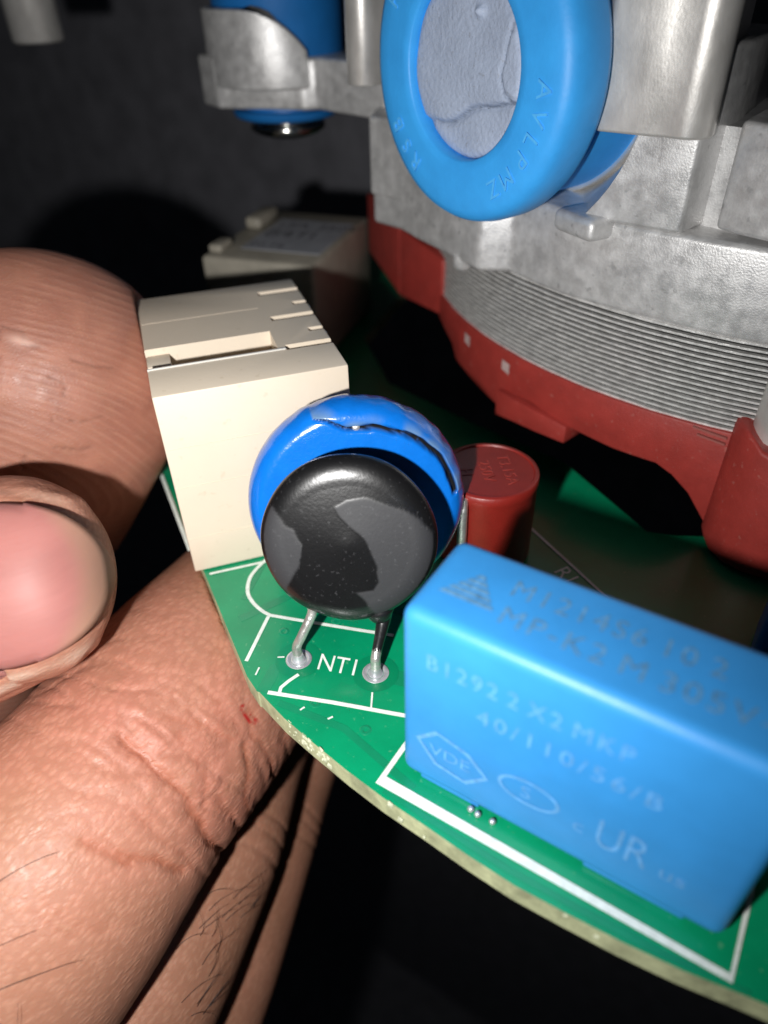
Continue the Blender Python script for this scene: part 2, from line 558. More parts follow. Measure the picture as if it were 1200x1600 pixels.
# ------------------------------------------------------------------ the two discs
def rim_profile(r, th, front_round, n=7):
    """closed disc profile, front at +h: flat face, rounded shoulders"""
    k = front_round
    pr = [(0, th / 2)]
    for f in np.linspace(.08, 1, 16): pr.append(((r - k) * f, th / 2))
    for i in range(1, n + 1):
        a = pi / 2 * i / n
        pr.append((r - k + k * sin(a), th / 2 - min(k, th / 2) * (1 - cos(a))))
    for i in range(1, n + 1):
        a = pi / 2 * i / n
        pr.append((r - k + k * cos(a), -th / 2 + min(k, th / 2) * (1 - sin(a))))
    pr.append((0, -th / 2))
    return pr

def nrm(az, tl): return Vector((sin(az) * cos(tl), -cos(az) * cos(tl), sin(tl)))

def inpoly(x, y, P):
    P = np.array(P)
    c = np.zeros(len(x), bool)
    j = len(P) - 1
    for i in range(len(P)):
        xi, yi, xj, yj = P[i][0], P[i][1], P[j][0], P[j][1]
        c ^= ((yi > y) != (yj > y)) & (x < (xj - xi) * (y - yi) / (yj - yi + 1e-12) + xi)
        j = i
    return c

def segdist(x, y, P):
    d = np.full(len(x), 1e9)
    for (ax, ay), (bx, by) in zip(P, P[1:]):
        vx, vy = bx - ax, by - ay
        t = np.clip(((x - ax) * vx + (y - ay) * vy) / (vx * vx + vy * vy + 1e-12), 0, 1)
        d = np.minimum(d, np.hypot(x - ax - t * vx, y - ay - t * vy))
    return d

def worn_mat(name, base, worn, r1, r2, bump, bscale, coat=0.0, speck=.0):
    m = mat(name, base, r1, bump=bump, bscale=bscale, coat=coat, noise=.06, nscale=8)
    N, L = m.node_tree.nodes, m.node_tree.links
    b = N['Principled BSDF']
    at = N.new('ShaderNodeAttribute'); at.attribute_name = 'wear'
    src = b.inputs['Base Color'].links[0].from_socket
    mx = N.new('ShaderNodeMix'); mx.data_type = 'RGBA'
    L.new(at.outputs['Fac'], mx.inputs[0]); L.new(src, mx.inputs[6])
    mx.inputs[7].default_value = (*worn, 1)
    out = mx.outputs[2]
    if speck:
        tc = N.new('ShaderNodeTexCoord')
        n2 = N.new('ShaderNodeTexNoise'); n2.inputs['Scale'].default_value = 34; n2.inputs['Detail'].default_value = 3
        L.new(tc.outputs['Object'], n2.inputs['Vector'])
        r2_ = N.new('ShaderNodeMapRange'); r2_.inputs[1].default_value = .62; r2_.inputs[2].default_value = .76; r2_.inputs[4].default_value = speck
        L.new(n2.outputs['Fac'], r2_.inputs[0])
        m2 = N.new('ShaderNodeMix'); m2.data_type = 'RGBA'
        L.new(r2_.outputs[0], m2.inputs[0]); L.new(out, m2.inputs[6]); m2.inputs[7].default_value = (.20, .20, .21, 1)
        out = m2.outputs[2]
    L.new(out, b.inputs['Base Color'])
    rr = N.new('ShaderNodeMapRange'); rr.inputs[3].default_value = r1; rr.inputs[4].default_value = r2
    L.new(at.outputs['Fac'], rr.inputs[0]); L.new(rr.outputs[0], b.inputs['Roughness'])
    for k, val in (('Coat Weight', coat), ('Specular IOR Level', .5)):
        cw = N.new('ShaderNodeMapRange'); cw.inputs[3].default_value = val; cw.inputs[4].default_value = .12 if k[0] == 'S' else 0
        if k[0] == 'S' and not coat > .4: continue
        L.new(at.outputs['Fac'], cw.inputs[0]); L.new(cw.outputs[0], b.inputs[k])
    return m

# black thermistor
nC, nN, nR = Vector((-0.825, 0.725, 0.875)), nrm(0.54, 0.32), 0.568
ntc = thing('thermistor', (-0.77, 0.44, 0), 'black disc with grey scuffs on two tinned wires, in front of the blue disc', 'thermistor')
u1, v1, w1 = frame_of(nN)                         # u1 up the face, v1 to one side
rr = np.linspace(0, 1, 46)
prof = [(0.0, 0.118)]
kk = 0.17
for f in rr[1:]: prof.append(((nR - kk) * f, 0.118 - 0.018 * f * f))
for i in range(1, 15):
    a = pi / 2 * i / 14
    prof.append((nR - kk + kk * sin(a), 0.10 - 0.095 * (1 - cos(a))))
for i in range(1, 9):
    a = pi / 2 * i / 8
    prof.append((nR - kk + kk * cos(a), 0.01 - 0.12 * sin(a)))
prof.append((0, -0.11))
me = lathe(prof, nC - nN * 0.06, nN, 200)
co = getco(me)
rel = co - np.array(nC)
px, py = -(rel @ np.array(v1)), rel @ np.array(u1)      # px to the right as seen from the front
SGN = 1.0 if v1.dot(RX) < 0 else -1.0
px = px * SGN
PXS = 0.00433
def npx(l):      # measured outline on the face -> face coordinates (centre, right, up)
    return [((x - 600) / 3.75 * PXS, -(y - 540) / 3.75 * PXS * 1.08) for x, y in l]
right = npx([(540, 345), (600, 310), (700, 300), (800, 320), (900, 360), (1000, 410), (1050, 480), (1120, 560), (1140, 660), (1080, 790), (950, 930), (860, 1000), (800, 1060), (770, 1000), (740, 930), (700, 860), (640, 800), (740, 795), (768, 750), (760, 660), (720, 560), (680, 490), (620, 440), (560, 380)])
left = npx([(110, 330), (180, 330), (230, 380), (260, 440), (310, 460), (350, 540), (345, 600), (320, 660), (280, 735), (250, 790), (240, 870), (160, 790), (90, 650), (60, 540), (70, 430)])
jx = px + wobble(co, 0.006, 40, 3)
jy = py + wobble(co, 0.006, 40, 4)
fr = (rel @ np.array(nN) > 0.0)
wear = np.zeros(len(co))
for P in (right, left):
    ins = inpoly(jx, jy, P)
    d = segdist(jx, jy, P + [P[0]])
    wear = np.maximum(wear, np.clip(0.5 + np.where(ins, d, -d) / 0.016, 0, 1))
wear *= np.where(np.hypot(px, py) > nR - 0.02, 0.2, 1) * fr
for P in ([(-.40, .04), (-.33, .05), (-.29, .0), (-.30, -.04)], [(-.33, .0), (-.36, -.08)], [(.33, -.04), (.42, -.14), (.47, -.20)], [(.1, .22), (.25, .17)]):
    wear = np.maximum(wear, np.clip(1.3 - segdist(jx, jy, P) / 0.008, 0, 1) * 1.35 * fr)
P = [(-.30, -.1), (-.275, -.22)]
wear *= np.clip(segdist(jx, jy, P) / 0.010, 0, 1)
# a slightly lumpy dipped coat, a thin skin where it is scuffed, a drip over the right-hand wire
nv = rel / np.linalg.norm(rel, axis=1)[:, None]
co2 = co + nv * wobble(co, 0.006, 9, 11)[:, None] + np.array(nN)[None] * (wear * 0.002)[:, None]
rim = np.clip((np.hypot(px, py) - .3) / .2, 0, 1)
setco(me, co2)
setattr_f(me, 'wear', wear)
M['ntc'] = worn_mat('black_lacquer', (0.0065, 0.0065, 0.0072), (0.028, 0.0285, 0.032), 0.30, 0.60, 0.05, 44, coat=.38, speck=.16)
bodyn = link('disc', me, M['ntc'], ntc)
# wires
def facep(x, y, d=0.0):
    return nC + v1 * (-x * SGN) + u1 * y + nN * d
wl = [facep(-0.31, -0.30, -.09), facep(-0.275, -0.46, -.08), facep(-0.262, -0.54, -.075)]
wl += [Vector((-1.022, 0.405, 0.20)), Vector((-1.048, 0.368, 0.11)), Vector((-1.036, 0.352, 0.05)), Vector((-1.031, 0.351, -.05))]
P = [tuple(p) for p in spline([tuple(p) for p in wl], 40)]
link('lead', tube(P, 0.033, 14), M['tin'], ntc)
# right wire is coated by the drip down to near the pad
wr = [facep(0.12, -0.32, -.13), facep(0.17, -0.46, -.10), facep(0.20, -0.54, -.085), facep(0.213, -0.60, -.08)]
wr += [Vector((-0.525, 0.555, 0.16)), Vector((-0.518, 0.532, 0.08)), Vector((-0.517, 0.527, 0.02)), Vector((-0.517, 0.527, -.05))]
S2 = spline([tuple(p) for p in wr], 60)
n1 = 34
rads = [0.038 + 0.062 * min(1, max(0, (31 - i) / 15)) ** 1.7 for i in range(n1)]
rads = [r * (.35 + .65 * min(1, i / 9)) * (1 if i < 28 else 1 - .14 * (i - 28) / 6) for i, r in enumerate(rads)]
dr = tube([tuple(p) for p in S2[:n1]], rads, 20)
setattr_f(dr, 'wear', [0.15] * len(dr.vertices))
link('coating_drip', dr, M['ntc'], ntc)
link('lead', tube([tuple(p) for p in S2[n1 - 4:]], 0.034, 14), M['tin'], ntc)

# blue varistor behind it
vC, vN, vR = Vector((-1.0, 1.10, 0.83)), nrm(0.66, 0.24), 0.75
var = thing('varistor', (-1.05, 1.15, 0), 'glossy blue disc with a black crack along its upper rim, behind the black disc', 'varistor')
u2, v2, w2 = frame_of(vN)
TH = 0.16
prof = [(0.0, TH)]
for f in np.linspace(0, 1, 40)[1:]: prof.append(((vR - .125) * f, TH))
for i in range(1, 25):
    a = pi / 2 * i / 24
    prof.append((vR - .125 + .125 * sin(a), TH - 0.17 * (1 - cos(a))))
for i in range(1, 13):
    a = pi / 2 * i / 12
    prof.append((vR - .125 + .125 * cos(a), -.03 - .13 * sin(a)))
prof.append((0, -TH))
me = lathe(prof, vC - vN * 0.14, vN, 260)
co = getco(me)
rel = co - np.array(vC)
SG2 = 1.0 if v2.dot(RX) < 0 else -1.0
px, py = -(rel @ np.array(v2)) * SG2, rel @ np.array(u2)
crack = [(-.26, .640), (-.16, .63), (-.06, .575), (.03, .568), (.12, .572), (.22, .545), (.33, .51), (.45, .44), (.56, .33), (.62, .22), (.66, .08)]
jx = px + wobble(co, 0.004, 34, 21); jy = py + wobble(co, 0.004, 34, 22)
ang = np.arctan2(py, px)
fr = np.clip((rel @ np.array(vN) + .26) / .04, 0, 1)
d = segdist(jx, jy, crack)
tw = np.clip((px + .26) / .25, 0.25, 1)
grv = np.clip(1.6 - d / (0.0150 * tw), 0, 1) * fr
# rim beyond the crack: lifted, duller
outer = np.zeros(len(co))
cr = np.array(crack)
rc = np.hypot(cr[:, 0], cr[:, 1]); ac = np.arctan2(cr[:, 1], cr[:, 0])
o_ = np.argsort(ac)
rlim = np.interp(ang, ac[o_], rc[o_], left=9, right=9)
outer = ((np.hypot(px, py) > rlim) & (ang > ac.min()) & (ang < ac.max())) * 1.0
nv = rel / (np.linalg.norm(rel, axis=1)[:, None] + 1e-9)
lump = wobble(co, 0.004, 6, 31) + np.clip((np.hypot(px, py) - .64) / .08, 0, 1) * np.clip(.3 + py * .8 + px * .6, 0, 1) * (wobble(co, .0022, 19, 35) + wobble(co, .0034, 46, 36)) + outer * wobble(co, 0.004, 24, 32)
co2 = co + nv * lump[:, None] + np.array(vN)[None] * (-0.05 * grv + 0.014 * outer * fr)[:, None]
setco(me, co2)
setattr_f(me, 'wear', np.clip(grv * 1.2, 0, 1))
setattr_f(me, 'rimwear', outer * np.clip(.5 + wobble(co, .6, 28, 33), 0, 1) * np.clip((rlim + .10 - np.hypot(px, py)) / .10, 0, 1) * (1 - np.clip(grv * 2, 0, 1)))
M['var'] = worn_mat('blue_epoxy', (0.004, 0.150, 0.60), (0.006, 0.006, 0.007), 0.22, 0.7, 0.12, 40, coat=.5)
nt = M['var'].node_tree
b = nt.nodes['Principled BSDF']
src = b.inputs['Base Color'].links[0].from_socket
at = nt.nodes.new('ShaderNodeAttribute'); at.attribute_name = 'rimwear'
mx = nt.nodes.new('ShaderNodeMix'); mx.data_type = 'RGBA'
nt.links.new(at.outputs['Fac'], mx.inputs[0]); nt.links.new(src, mx.inputs[6]); mx.inputs[7].default_value = (.16, .25, .34, 1)
nt.links.new(mx.outputs[2], b.inputs['Base Color'])
link('disc', me, M['var'], var)
gp = vC + v2 * (-.02 * SG2) + u2 * .575 + vN * (-.02)
link('wire_end', lathe([(0, -.035), (.024, -.022), (.032, 0), (.024, .022), (0, .03)], gp, vN, 14), M['tin'], var)
for sx in (-.36, .36):
    base = vC + v2 * (-sx * SG2) - u2 * .55 - vN * .3
    link('lead', tube([base, Vector((base.x, base.y, .12)), Vector((base.x, base.y, -.1))], 0.04, 10), M['tin'], var)

# ------------------------------------------------------------------ red fuse
fx, fyy, fr_, fz = -0.465, 2.04, 0.366, 0.78
fuse = thing('fuse', (fx, fyy, 0), 'red cylindrical fuse with raised lettering on its top, behind the blue disc', 'fuse')
link('fuse_case', lathe([(0, .02), (fr_ - .02, .02), (fr_, .04), (fr_, fz - .09), (fr_ + .006, fz - .075), (fr_ + .006, fz - .012), (fr_ - .008, fz), (fr_ - .03, fz), (fr_ - .038, fz - .012), (0, fz - .012)], (fx, fyy, 0), (0, 0, 1), 72), M['fusered'], fuse)
uu = Vector((.62, -.78, 0))
vv = Vector((.78, .62, 0))
for t_, k in (('T3.15A', .10), ('250V', -.06), ('H', -.21)):
    link('raised_lettering', text(t_, .13, (fx + vv.x * k, fyy + vv.y * k, fz - .0105), uu, vv, align='CENTER', depth=.003), M['fuseprint'], fuse)
link('lead', tube([(-.50, 1.70, .735), (-.478, 1.655, .725), (-.468, 1.635, .66), (-.462, 1.63, .5), (-.46, 1.63, -.05)], .036, 14), M['tin'], fuse)

# ------------------------------------------------------------------ cream connector housing
cA = Vector((-2.262, 0.622, 0.012))
cu = Vector((0.632, 0.775, 0)).normalized()
cv = Vector((-0.775, 0.632, 0)).normalized()
cz = Vector((0, 0, 1))
conn = thing('connector_housing', tuple(cA + cu * .67 + cv * .9), 'cream plastic connector housing with slotted top, beside the fingertip at the board edge', 'connector', )
CS, CT, CZ = 1.335, 1.79, 1.545
box = lambda a, b: framebox(cA, cu, cv, cz, a, b)
me = bevel(box((0, 0, 0), (CS, CT, CZ)), 0.014, 2)
cuts = [box((-.1, .42, CZ - .17), (.93, .755, CZ + .2)),
        ]
for t0 in (.385, .935, 1.485): cuts.append(box((.985, t0, CZ - .42), (CS + .1, t0 + .085, CZ + .1)))
for t0 in (.645, 1.195): cuts.append(box((1.215, t0, CZ - .36), (CS + .1, t0 + .07, CZ + .1)))
cuts.append(box((-.1, 1.228, CZ - .002), (.93, 1.236, CZ + .1)))
cuts.append(box((-.1, .395, CZ - .01), (.98, .41, CZ + .1)))
for zz in (.33, .80, 1.13): cuts.append(box((-.1, -.1, zz), (CS + .1, .004, zz + .008)))
me = cut(me, cuts)
link('housing', shade(me, 25), M['cream'], conn)
# moulded lip beside the groove and the locking tab at its open end
link('flash_line', bevel(box((.0, .398, CZ - .012), (.98, .416, CZ + .010)), .003, 1), mat('pale_lip', (.62, .60, .56), .4), conn)
link('locking_tab', bevel(box((.0, .56, CZ - .168), (.17, .753, CZ - .05)), .012, 2), M['cream'], conn)
for t0 in (.64, 1.19):
    link('contact', tube([cA + cu * (CS - .02) + cv * (t0 + .05) + cz * (CZ - .1), cA + cu * (CS + .015) + cv * (t0 + .05) + cz * (CZ - .05), cA + cu * (CS + .02) + cv * (t0 + .05) + cz * (CZ - .3)], .014, 8), M['tin'], conn)

# ------------------------------------------------------------------ ivory relay block at the back of the board
rA = Vector((-4.77, 3.60, 0.012)); ru_ = Vector((1.02, .26, 0)).normalized(); rv_ = Vector((-.26, 1.02, 0)).normalized()
rel_ = thing('relay', tuple(rA + ru_ * .7 + rv_ * .8), 'dim ivory block with a grey printed label, farthest back on the board', 'relay')
box = lambda a, b: framebox(rA, ru_, rv_, cz, a, b)
link('relay_case', bevel(box((0, 0, 0), (1.35, 1.85, 1.19)), .05, 3), M['cream_dimmed'], rel_)
link('label', bevel(box((.32, .35, 1.19), (1.28, 1.50, 1.198)), .002, 1), M['paper'], rel_)
for i, t_ in enumerate(('15A 250V', 'B4TI', '01 16')):
    words('printing', t_, (.26, .34, .2)[i], tuple(rA + ru_ * .36 + rv_ * (1.18 - .36 * i) + cz * 1.201), ru_, rv_, M['ink'], rel_)
link('latch', bevel(box((.04, .12, 1.19), (.20, .42, 1.28)), .03, 3), M['cream_dimmed'], rel_)
link('latch', bevel(box((.05, 1.0, 1.19), (.26, 1.55, 1.33)), .05, 3), M['cream_dimmed'], rel_)

# small dark blue part at the right of the board
sc_ = thing('small_capacitor', (1.95, 2.0, 0), 'dark blue capacitor mostly out of the picture behind the large blue one', 'capacitor')
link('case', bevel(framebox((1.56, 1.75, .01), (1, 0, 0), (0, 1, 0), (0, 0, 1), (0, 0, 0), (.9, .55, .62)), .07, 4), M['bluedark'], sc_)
link('lead', tube([(1.8, 2.0, .03), (1.8, 2.0, -.1)], .03, 8), M['tin'], sc_)
# ------------------------------------------------------------------ motor
motor = thing('electric_motor', (0.82, 7.1, 0), 'grey cast metal motor with ribbed steel core and red frame, standing on the board', 'motor')
# sheets of the core
NS = 17
z0, z1 = 0.985, 1.70
pit = (z1 - z0) / NS
def ringmesh(ro, ri, h, n=220, jit=0.0):
    V, F = [], []
    for i in range(n):
        a = 2 * pi * i / n
        j = jit * (sin(i * 5.1) + sin(i * 2.3 + 1)) * .5
        for r, z in ((ro + j, 0), (ro + j, h), (ri, h), (ri, 0)):
            V.append((r * sin(a), -r * cos(a), z))
    for i in range(n):
        j = (i + 1) % n
        for k in range(4):
            F.append((4 * i + k, 4 * j + k, 4 * j + (k + 1) % 4, 4 * i + (k + 1) % 4))
    return meshdata('ring', V, F)
lamme = ringmesh(4.0, 3.2, pit * .37, jit=.004)
lamme.materials.append(M['steel'])
for k in range(NS):
    o = bpy.data.objects.new('lamination', lamme)
    COL.objects.link(o)
    o.parent = motor
    o.location = (0, 0, z0 + pit * k)
    o.rotation_euler = (0, 0, k * 1.7)
me = ringmesh(3.965, 3.1, z1 - z0, 160)
me.transform(Matrix.Translation((MC.x, MC.y, z0)))
link('core_gap', me, M['steeldark'], motor)
# copper winding under the core
link('winding', lathe([(2.6, .45), (3.55, .40), (3.70, .6), (3.70, .98), (2.6, .98)], (MC.x, MC.y, 0), (0, 0, 1), 120, closed=True), M['copper'], motor)
def arc(t0, t1, r, n=20):
    return [onring(t0 + (t1 - t0) * i / n, r)[:2] for i in range(n + 1)]
# red insulating frame
def wallstrip(pts, thick):
    """curved wall: pts rows (theta, zlow, zhigh, radius)"""
    V, F = [], []
    for th, a, b, r in pts:
        V += [onring(th, r, a), onring(th, r, b), onring(th, r - thick, b), onring(th, r - thick, a)]
    n = len(pts)
    for i in range(n - 1):
        for k in range(4):
            F.append((4 * i + k, 4 * i + 4 + k, 4 * i + 4 + (k + 1) % 4, 4 * i + (k + 1) % 4))
    F += [(0, 1, 2, 3), tuple(4 * (n - 1) + k for k in (3, 2, 1, 0))]
    me = meshdata('wall', V, F)
    bm = bmesh.new(); bm.from_mesh(me)
    bmesh.ops.recalc_face_normals(bm, faces=bm.faces)
    return frommesh(bm)
key = [(-49, .74, .985, 4.03), (-41.5, .64, .985, 4.03), (-40, .52, .985, 4.03), (-27.5, .40, .985, 4.03), (-26.9, .60, .985, 4.03), (-22.2, .64, .985, 4.03), (-16.3, .585, .985, 4.03), (-9.5, .555, .985, 4.03), (-4.4, .56, .985, 4.03), (-2.4, .50, .985, 4.03), (-0.2, .38, .985, 4.03), (2.0, .18, .985, 4.03), (3.6, .03, .985, 4.03)]
st = []
for (a, b) in zip(key, key[1:]):
    n = max(1, int((b[0] - a[0]) / 1.2))
    for i in range(n): st.append(tuple(a[k] + (b[k] - a[k]) * i / n for k in range(4)))
st.append(key[-1])
me = wallstrip(st, .16)
link('insulator_band', bevel(me, .012, 2, 40), M['red'], motor)
# block that steps forward under the band
me = wallstrip([(-27.2, .36, .62, 4.10), (-24, .40, .62, 4.10), (-20, .42, .62, 4.09), (-15.6, .44, .60, 4.08)], .35)
link('insulator_step', bevel(me, .012, 2), M['red'], motor)
# right leg: broad rounded column standing on the board
st = []
for th, zl, r in ((2.2, .10, 4.04), (2.7, .06, 4.10), (3.6, .02, 4.20), (5.2, .012, 4.30), (7.2, .012, 4.36), (9.5, .012, 4.38), (12, .012, 4.34), (14, .012, 4.22)):
    st.append((th, zl, 1.02 + .13 * max(0, 1 - abs(th - 3.2) / 2.5), r))
me = wallstrip(st, .40)
link('insulator_leg', bevel(me, .035, 3, 40), M['red'], motor)
# left corner of the frame: a tall plate and a lower one
a_, b_, c_ = Vector((-3.86, 5.6, 0)), Vector((-2.92, 4.80, 0)), Vector((-2.16, 4.40, 0))
def plate(p, q, za, zb, zc, zd, th=.2):
    d = (q - p).normalized()
    nn = Vector((-d.y, d.x, 0))
    V = [p + Vector((0, 0, za)), q + Vector((0, 0, zb)), q + Vector((0, 0, zd)), p + Vector((0, 0, zc))]
    V += [x + nn * th for x in V]
    return meshdata('plate', V, [(0, 1, 2, 3), (7, 6, 5, 4), (1, 0, 4, 5), (2, 1, 5, 6), (3, 2, 6, 7), (0, 3, 7, 4)])
link('insulator_corner', bevel(plate(a_, b_, .82, .70, 1.52, 1.62), .025, 3), M['red'], motor)
link('insulator_corner', bevel(plate(b_ + Vector((.004, -.003, 0)), c_, .70, .76, 1.44, 1.34), .02, 3), M['red'], motor)
# white inspection marks painted on the band
for th in (-36.4, -27.0):
    V = []
    for dt, dz in ((-.75, -.035), (.75, -.055), (.75, .045), (-.75, .060)):
        V.append(onring(th + dt, 4.034, .832 + dz))
    link('paint_mark', meshdata('mark', V, [(0, 1, 2, 3)]), mat('faded_white_paint', (.50, .36, .34), .7, noise=.3, nscale=14), motor)
# thin moulded ribs at the leg's shoulder
for k in range(2):
    me = wallstrip([(-1.6 + k * .6, .965 - .052 * k, .978 - .052 * k, 4.052), (1.9, .94 - .052 * k, .956 - .052 * k, 4.058)], .03)
    link('moulded_rib', me, mat('pale_red_rib', (.33, .10, .085), .5), motor)
# grey screw boss beside the leg
link('screw_boss', lathe([(0, .9), (.16, .9), (.17, 1.0), (.17, 1.68), (0, 1.68)], onring(6.2, 4.02), (0, 0, 1), 32), M['castsmooth'], motor)

# damper axis used for the saddle cut into the casting
DC = Vector((-1.36, 3.05, 3.165))
DN = Vector((sin(-.37), -cos(-.37), 0.0))
saddle = lathe([(0, -.33), (.93, -.33), (.93, -1.7), (0, -1.7)], DC, DN, 64)
saddle_wide = lathe([(0, -.30), (1.30, -.30), (1.02, -.85), (.93, -1.05), (.93, -1.7), (0, -1.7)], DC, DN, 64)

# casting: lower band
plan = [(-3.2, 5.3), (-2.86, 4.22), (-2.5, 4.13), (-2.21, 3.95), (-1.82, 3.74), (-1.33, 3.46), (-1.07, 3.56), (-.80, 3.42), (-.53, 3.31), (-.24, 3.235), (.06, 3.17), (.57, 3.11), (.95, 3.095)] + arc(4.5, 285, 4.0, 60)
me = bevel(prism(plan, 1.66, 2.29), .045, 4, 25)
link('casting_band', me, M['cast'], motor)
# left shoulder of the casting
plan = [(-2.87, 4.19), (-2.47, 4.10), (-1.9, 3.79), (-1.45, 3.95), (-1.9, 5.2), (-3.5, 5.6)]
link('casting_shoulder', bevel(prism(plan, 1.93, 2.62), .04, 4, 25), M['cast'], motor)
# upper block, cut by the damper's saddle
plan = [(-2.4, 4.25), (-1.3, 3.62), (-.66, 3.28), (-.2, 3.185), (.13, 3.15), (.285, 3.13), (.40, 3.52), (.40, 4.6), (-2.2, 5.5)]
me = cut(bevel(prism(plan, 2.285, 3.35), .03, 3, 25), [saddle_wide.copy()])
link('casting_block', shade(me, 35), M['cast'], motor)
# recess floor and the block to the right of it
plan = [(.30, 3.42), (.62, 3.34), (.7, 4.6), (.3, 4.6)]
link('casting_recess', prism(plan, 2.287, 2.9), M['cast'], motor)
plan = [(.485, 3.20), (.62, 3.13), (.85, 3.06)] + arc(1.5, 40, 4.03, 16) + [(3.2, 4.8), (.6, 4.6)]
link('casting_block', bevel(prism(plan, 2.335, 2.97), .035, 4, 25), M['cast'], motor)
# flat boss on the band
me = framebox((-.64, 3.27, 2.16), (.875, -.485, 0), (.485, .875, 0), (0, 0, 1), (0, -.02, 0), (.42, .45, .155))
link('casting_boss', bevel(me, .05, 4), M['cast'], motor)
link('casting_boss', lathe([(0, 0), (.06, 0), (.085, .03), (.085, .12), (0, .12)], (-1.58, 3.68, 1.58), (0, 0, 1), 24), M['cast'], motor)
# smooth lug rising beside the damper
plan = [(-.75, 3.75), (-.50, 3.26), (-.36, 3.09), (-.15, 3.075), (.0, 3.065), (.07, 3.075)]
for i in range(10):
    t = radians(-100 + i * 15)
    plan.append((.185 + .155 * cos(t), 3.205 + .155 * sin(t)))
plan += [(.30, 3.8), (-.4, 4.3)]
me = cut(bevel(prism(plan, 2.86, 4.5), .02, 3, 30), [saddle.copy()])
link('mounting_lug', shade(me, 35), M['castsmooth'], motor)
# matching lug at the damper's left side
plan = [(-3.04, 4.16)]
lc = Vector((-2.905, 4.20, 0))
plan = [(lc.x + .155 * cos(radians(a)), lc.y + .155 * sin(radians(a))) for a in range(170, 361, 15)] + [(-2.65, 4.6), (-3.0, 4.7)]
link('mounting_lug', bevel(prism(plan, 2.87, 4.6), .015, 2, 30), M['castsmooth'], motor)
# collar round the damper and the thin steel cup under it
link('collar', lathe([(.96, -.44), (1.035, -.44), (1.045, -.52), (1.045, -1.0), (.96, -1.0)], DC, DN, 72, closed=True) if False else lathe([(.895, -1.2), (.925, -1.2), (.935, -.98), (.925, -.965), (.895, -.98)], DC, DN, 72, closed=True), M['castsmooth'], motor)

# arm and cradle at the far left
arm_plan = [(-5.47, 4.95), (-5.36, 4.62), (-5.0, 4.46), (-4.05, 4.76), (-3.95, 4.86), (-2.95, 4.62), (-2.8, 5.1), (-3.8, 5.55), (-4.2, 5.75), (-5.1, 5.75), (-5.45, 5.35)]
gc = Vector((-4.66, 5.20, 0))
hole = lathe([(0, 1.5), (.50, 1.5), (.50, 4), (0, 4)], gc, (0, 0, 1), 40)
me = cut(bevel(prism(arm_plan, 2.50, 2.98), .04, 3, 25), [hole])
link('mounting_arm', shade(me, 35), M['cast'], motor)
plan = []
for i in range(19):
    t = radians(205 + i * 124 / 18)
    plan.append((gc.x + .80 * cos(t), gc.y + .80 * sin(t)))
for i in range(19):
    t = radians(329 - i * 124 / 18)
    plan.append((gc.x + .70 * cos(t), gc.y + .70 * sin(t)))
me = prism(plan, 2.70, 3.40)
# slanting right end of the cheek
co = getco(me)
aa = np.degrees(np.arctan2(co[:, 1] - gc.y, co[:, 0] - gc.x)) % 360
k = (aa > 285) & (co[:, 2] > 3.2)
co[k, 2] -= ((aa[k] - 285) / 44) ** 2 * .36
setco(me, co)
link('cradle_cheek', bevel(me, .03, 3), M['cast'], motor)

# part of another lug reaching in at the top left corner, tied back to the motor by its arm
gl = Vector((-7.85, 4.5, 0))
link('far_lug', lathe([(0, 3.03), (.27, 3.03), (.30, 3.06), (.30, 4.6), (0, 4.6)], gl, (0, 0, 1), 36), M['castsmooth'], motor)
link('far_arm', bevel(prism([(-8.1, 4.4), (-7.6, 4.2), (-2.2, 6.8), (-1.8, 7.5), (-2.6, 7.7)], 4.45, 4.75), .04, 2), M['cast'], motor)
link('bridge_post', lathe([(0, 2.2), (.55, 2.2), (.50, 4.5), (0, 4.5)], (-2.2, 7.3, 0), (0, 0, 1), 32), M['cast'], motor)

# ------------------------------------------------------------------ rubber dampers and the screw
dam = thing('rubber_damper', tuple(DC), 'large bright blue rubber ring with a grey pitted core, in front of the motor', 'damper', 'blue rubber dampers')
prof = [(.562, -.10), (.562, -.02), (.578, -.005), (.64, 0.0), (.80, .0), (.90, -.005), (.955, -.03), (.985, -.08), (1.0, -.16), (1.0, -.32), (.985, -.36), (.94, -.385), (.87, -.39), (.85, -.42), (.85, -.47), (.875, -.50), (.90, -.52), (.90, -1.35), (.562, -1.35)]
link('rubber_ring', lathe(prof, DC, DN, 128, closed=True), M['rubber'], dam)
u3, v3, w3 = frame_of(DN)
prof = [(0, -.055)] + [(f, -.055 - .0 * f) for f in np.linspace(.02, .50, 30)] + [(.53, -.06), (.55, -.075), (.563, -.10), (.563, -1.3), (0, -1.3)]
me = lathe(prof, DC, DN, 128)
co = getco(me)
rel = co - np.array(DC)
SG3 = 1.0 if v3.dot(RX) < 0 else -1.0
px, py = -(rel @ np.array(v3)) * SG3, rel @ np.array(u3)
fr = (rel @ np.array(DN) > -.12) * 1.0
line1 = [(-.42, -.36), (-.20, -.37), (-.10, -.33), (.05, -.25), (.20, -.22), (.50, -.17)]
line2 = [(.44, .28), (.38, .15), (.36, .0), (.40, -.12), (.50, -.2)]
jx = px + wobble(co, .012, 22, 41); jy = py + wobble(co, .012, 22, 42)
d1, d2 = segdist(jx, jy, line1), segdist(jx, jy, line2)
below = (jy < np.interp(jx, [p[0] for p in line1], [p[1] for p in line1])) * 1.0
rightp = (jx > np.interp(jy, [p[1] for p in line2][::-1], [p[0] for p in line2][::-1])) * (jy > -.2)
bumpd = np.exp(-((px - .12) ** 2 + (py - .33) ** 2) / .0009) * .05
co += np.array(DN)[None] * (fr * (-.035 * np.exp(-(d1 / .02) ** 2) - .03 * np.exp(-(d2 / .014) ** 2) - .03 * below + .02 * rightp + bumpd + wobble(co, .006, 16, 43)))[:, None]
setco(me, co)
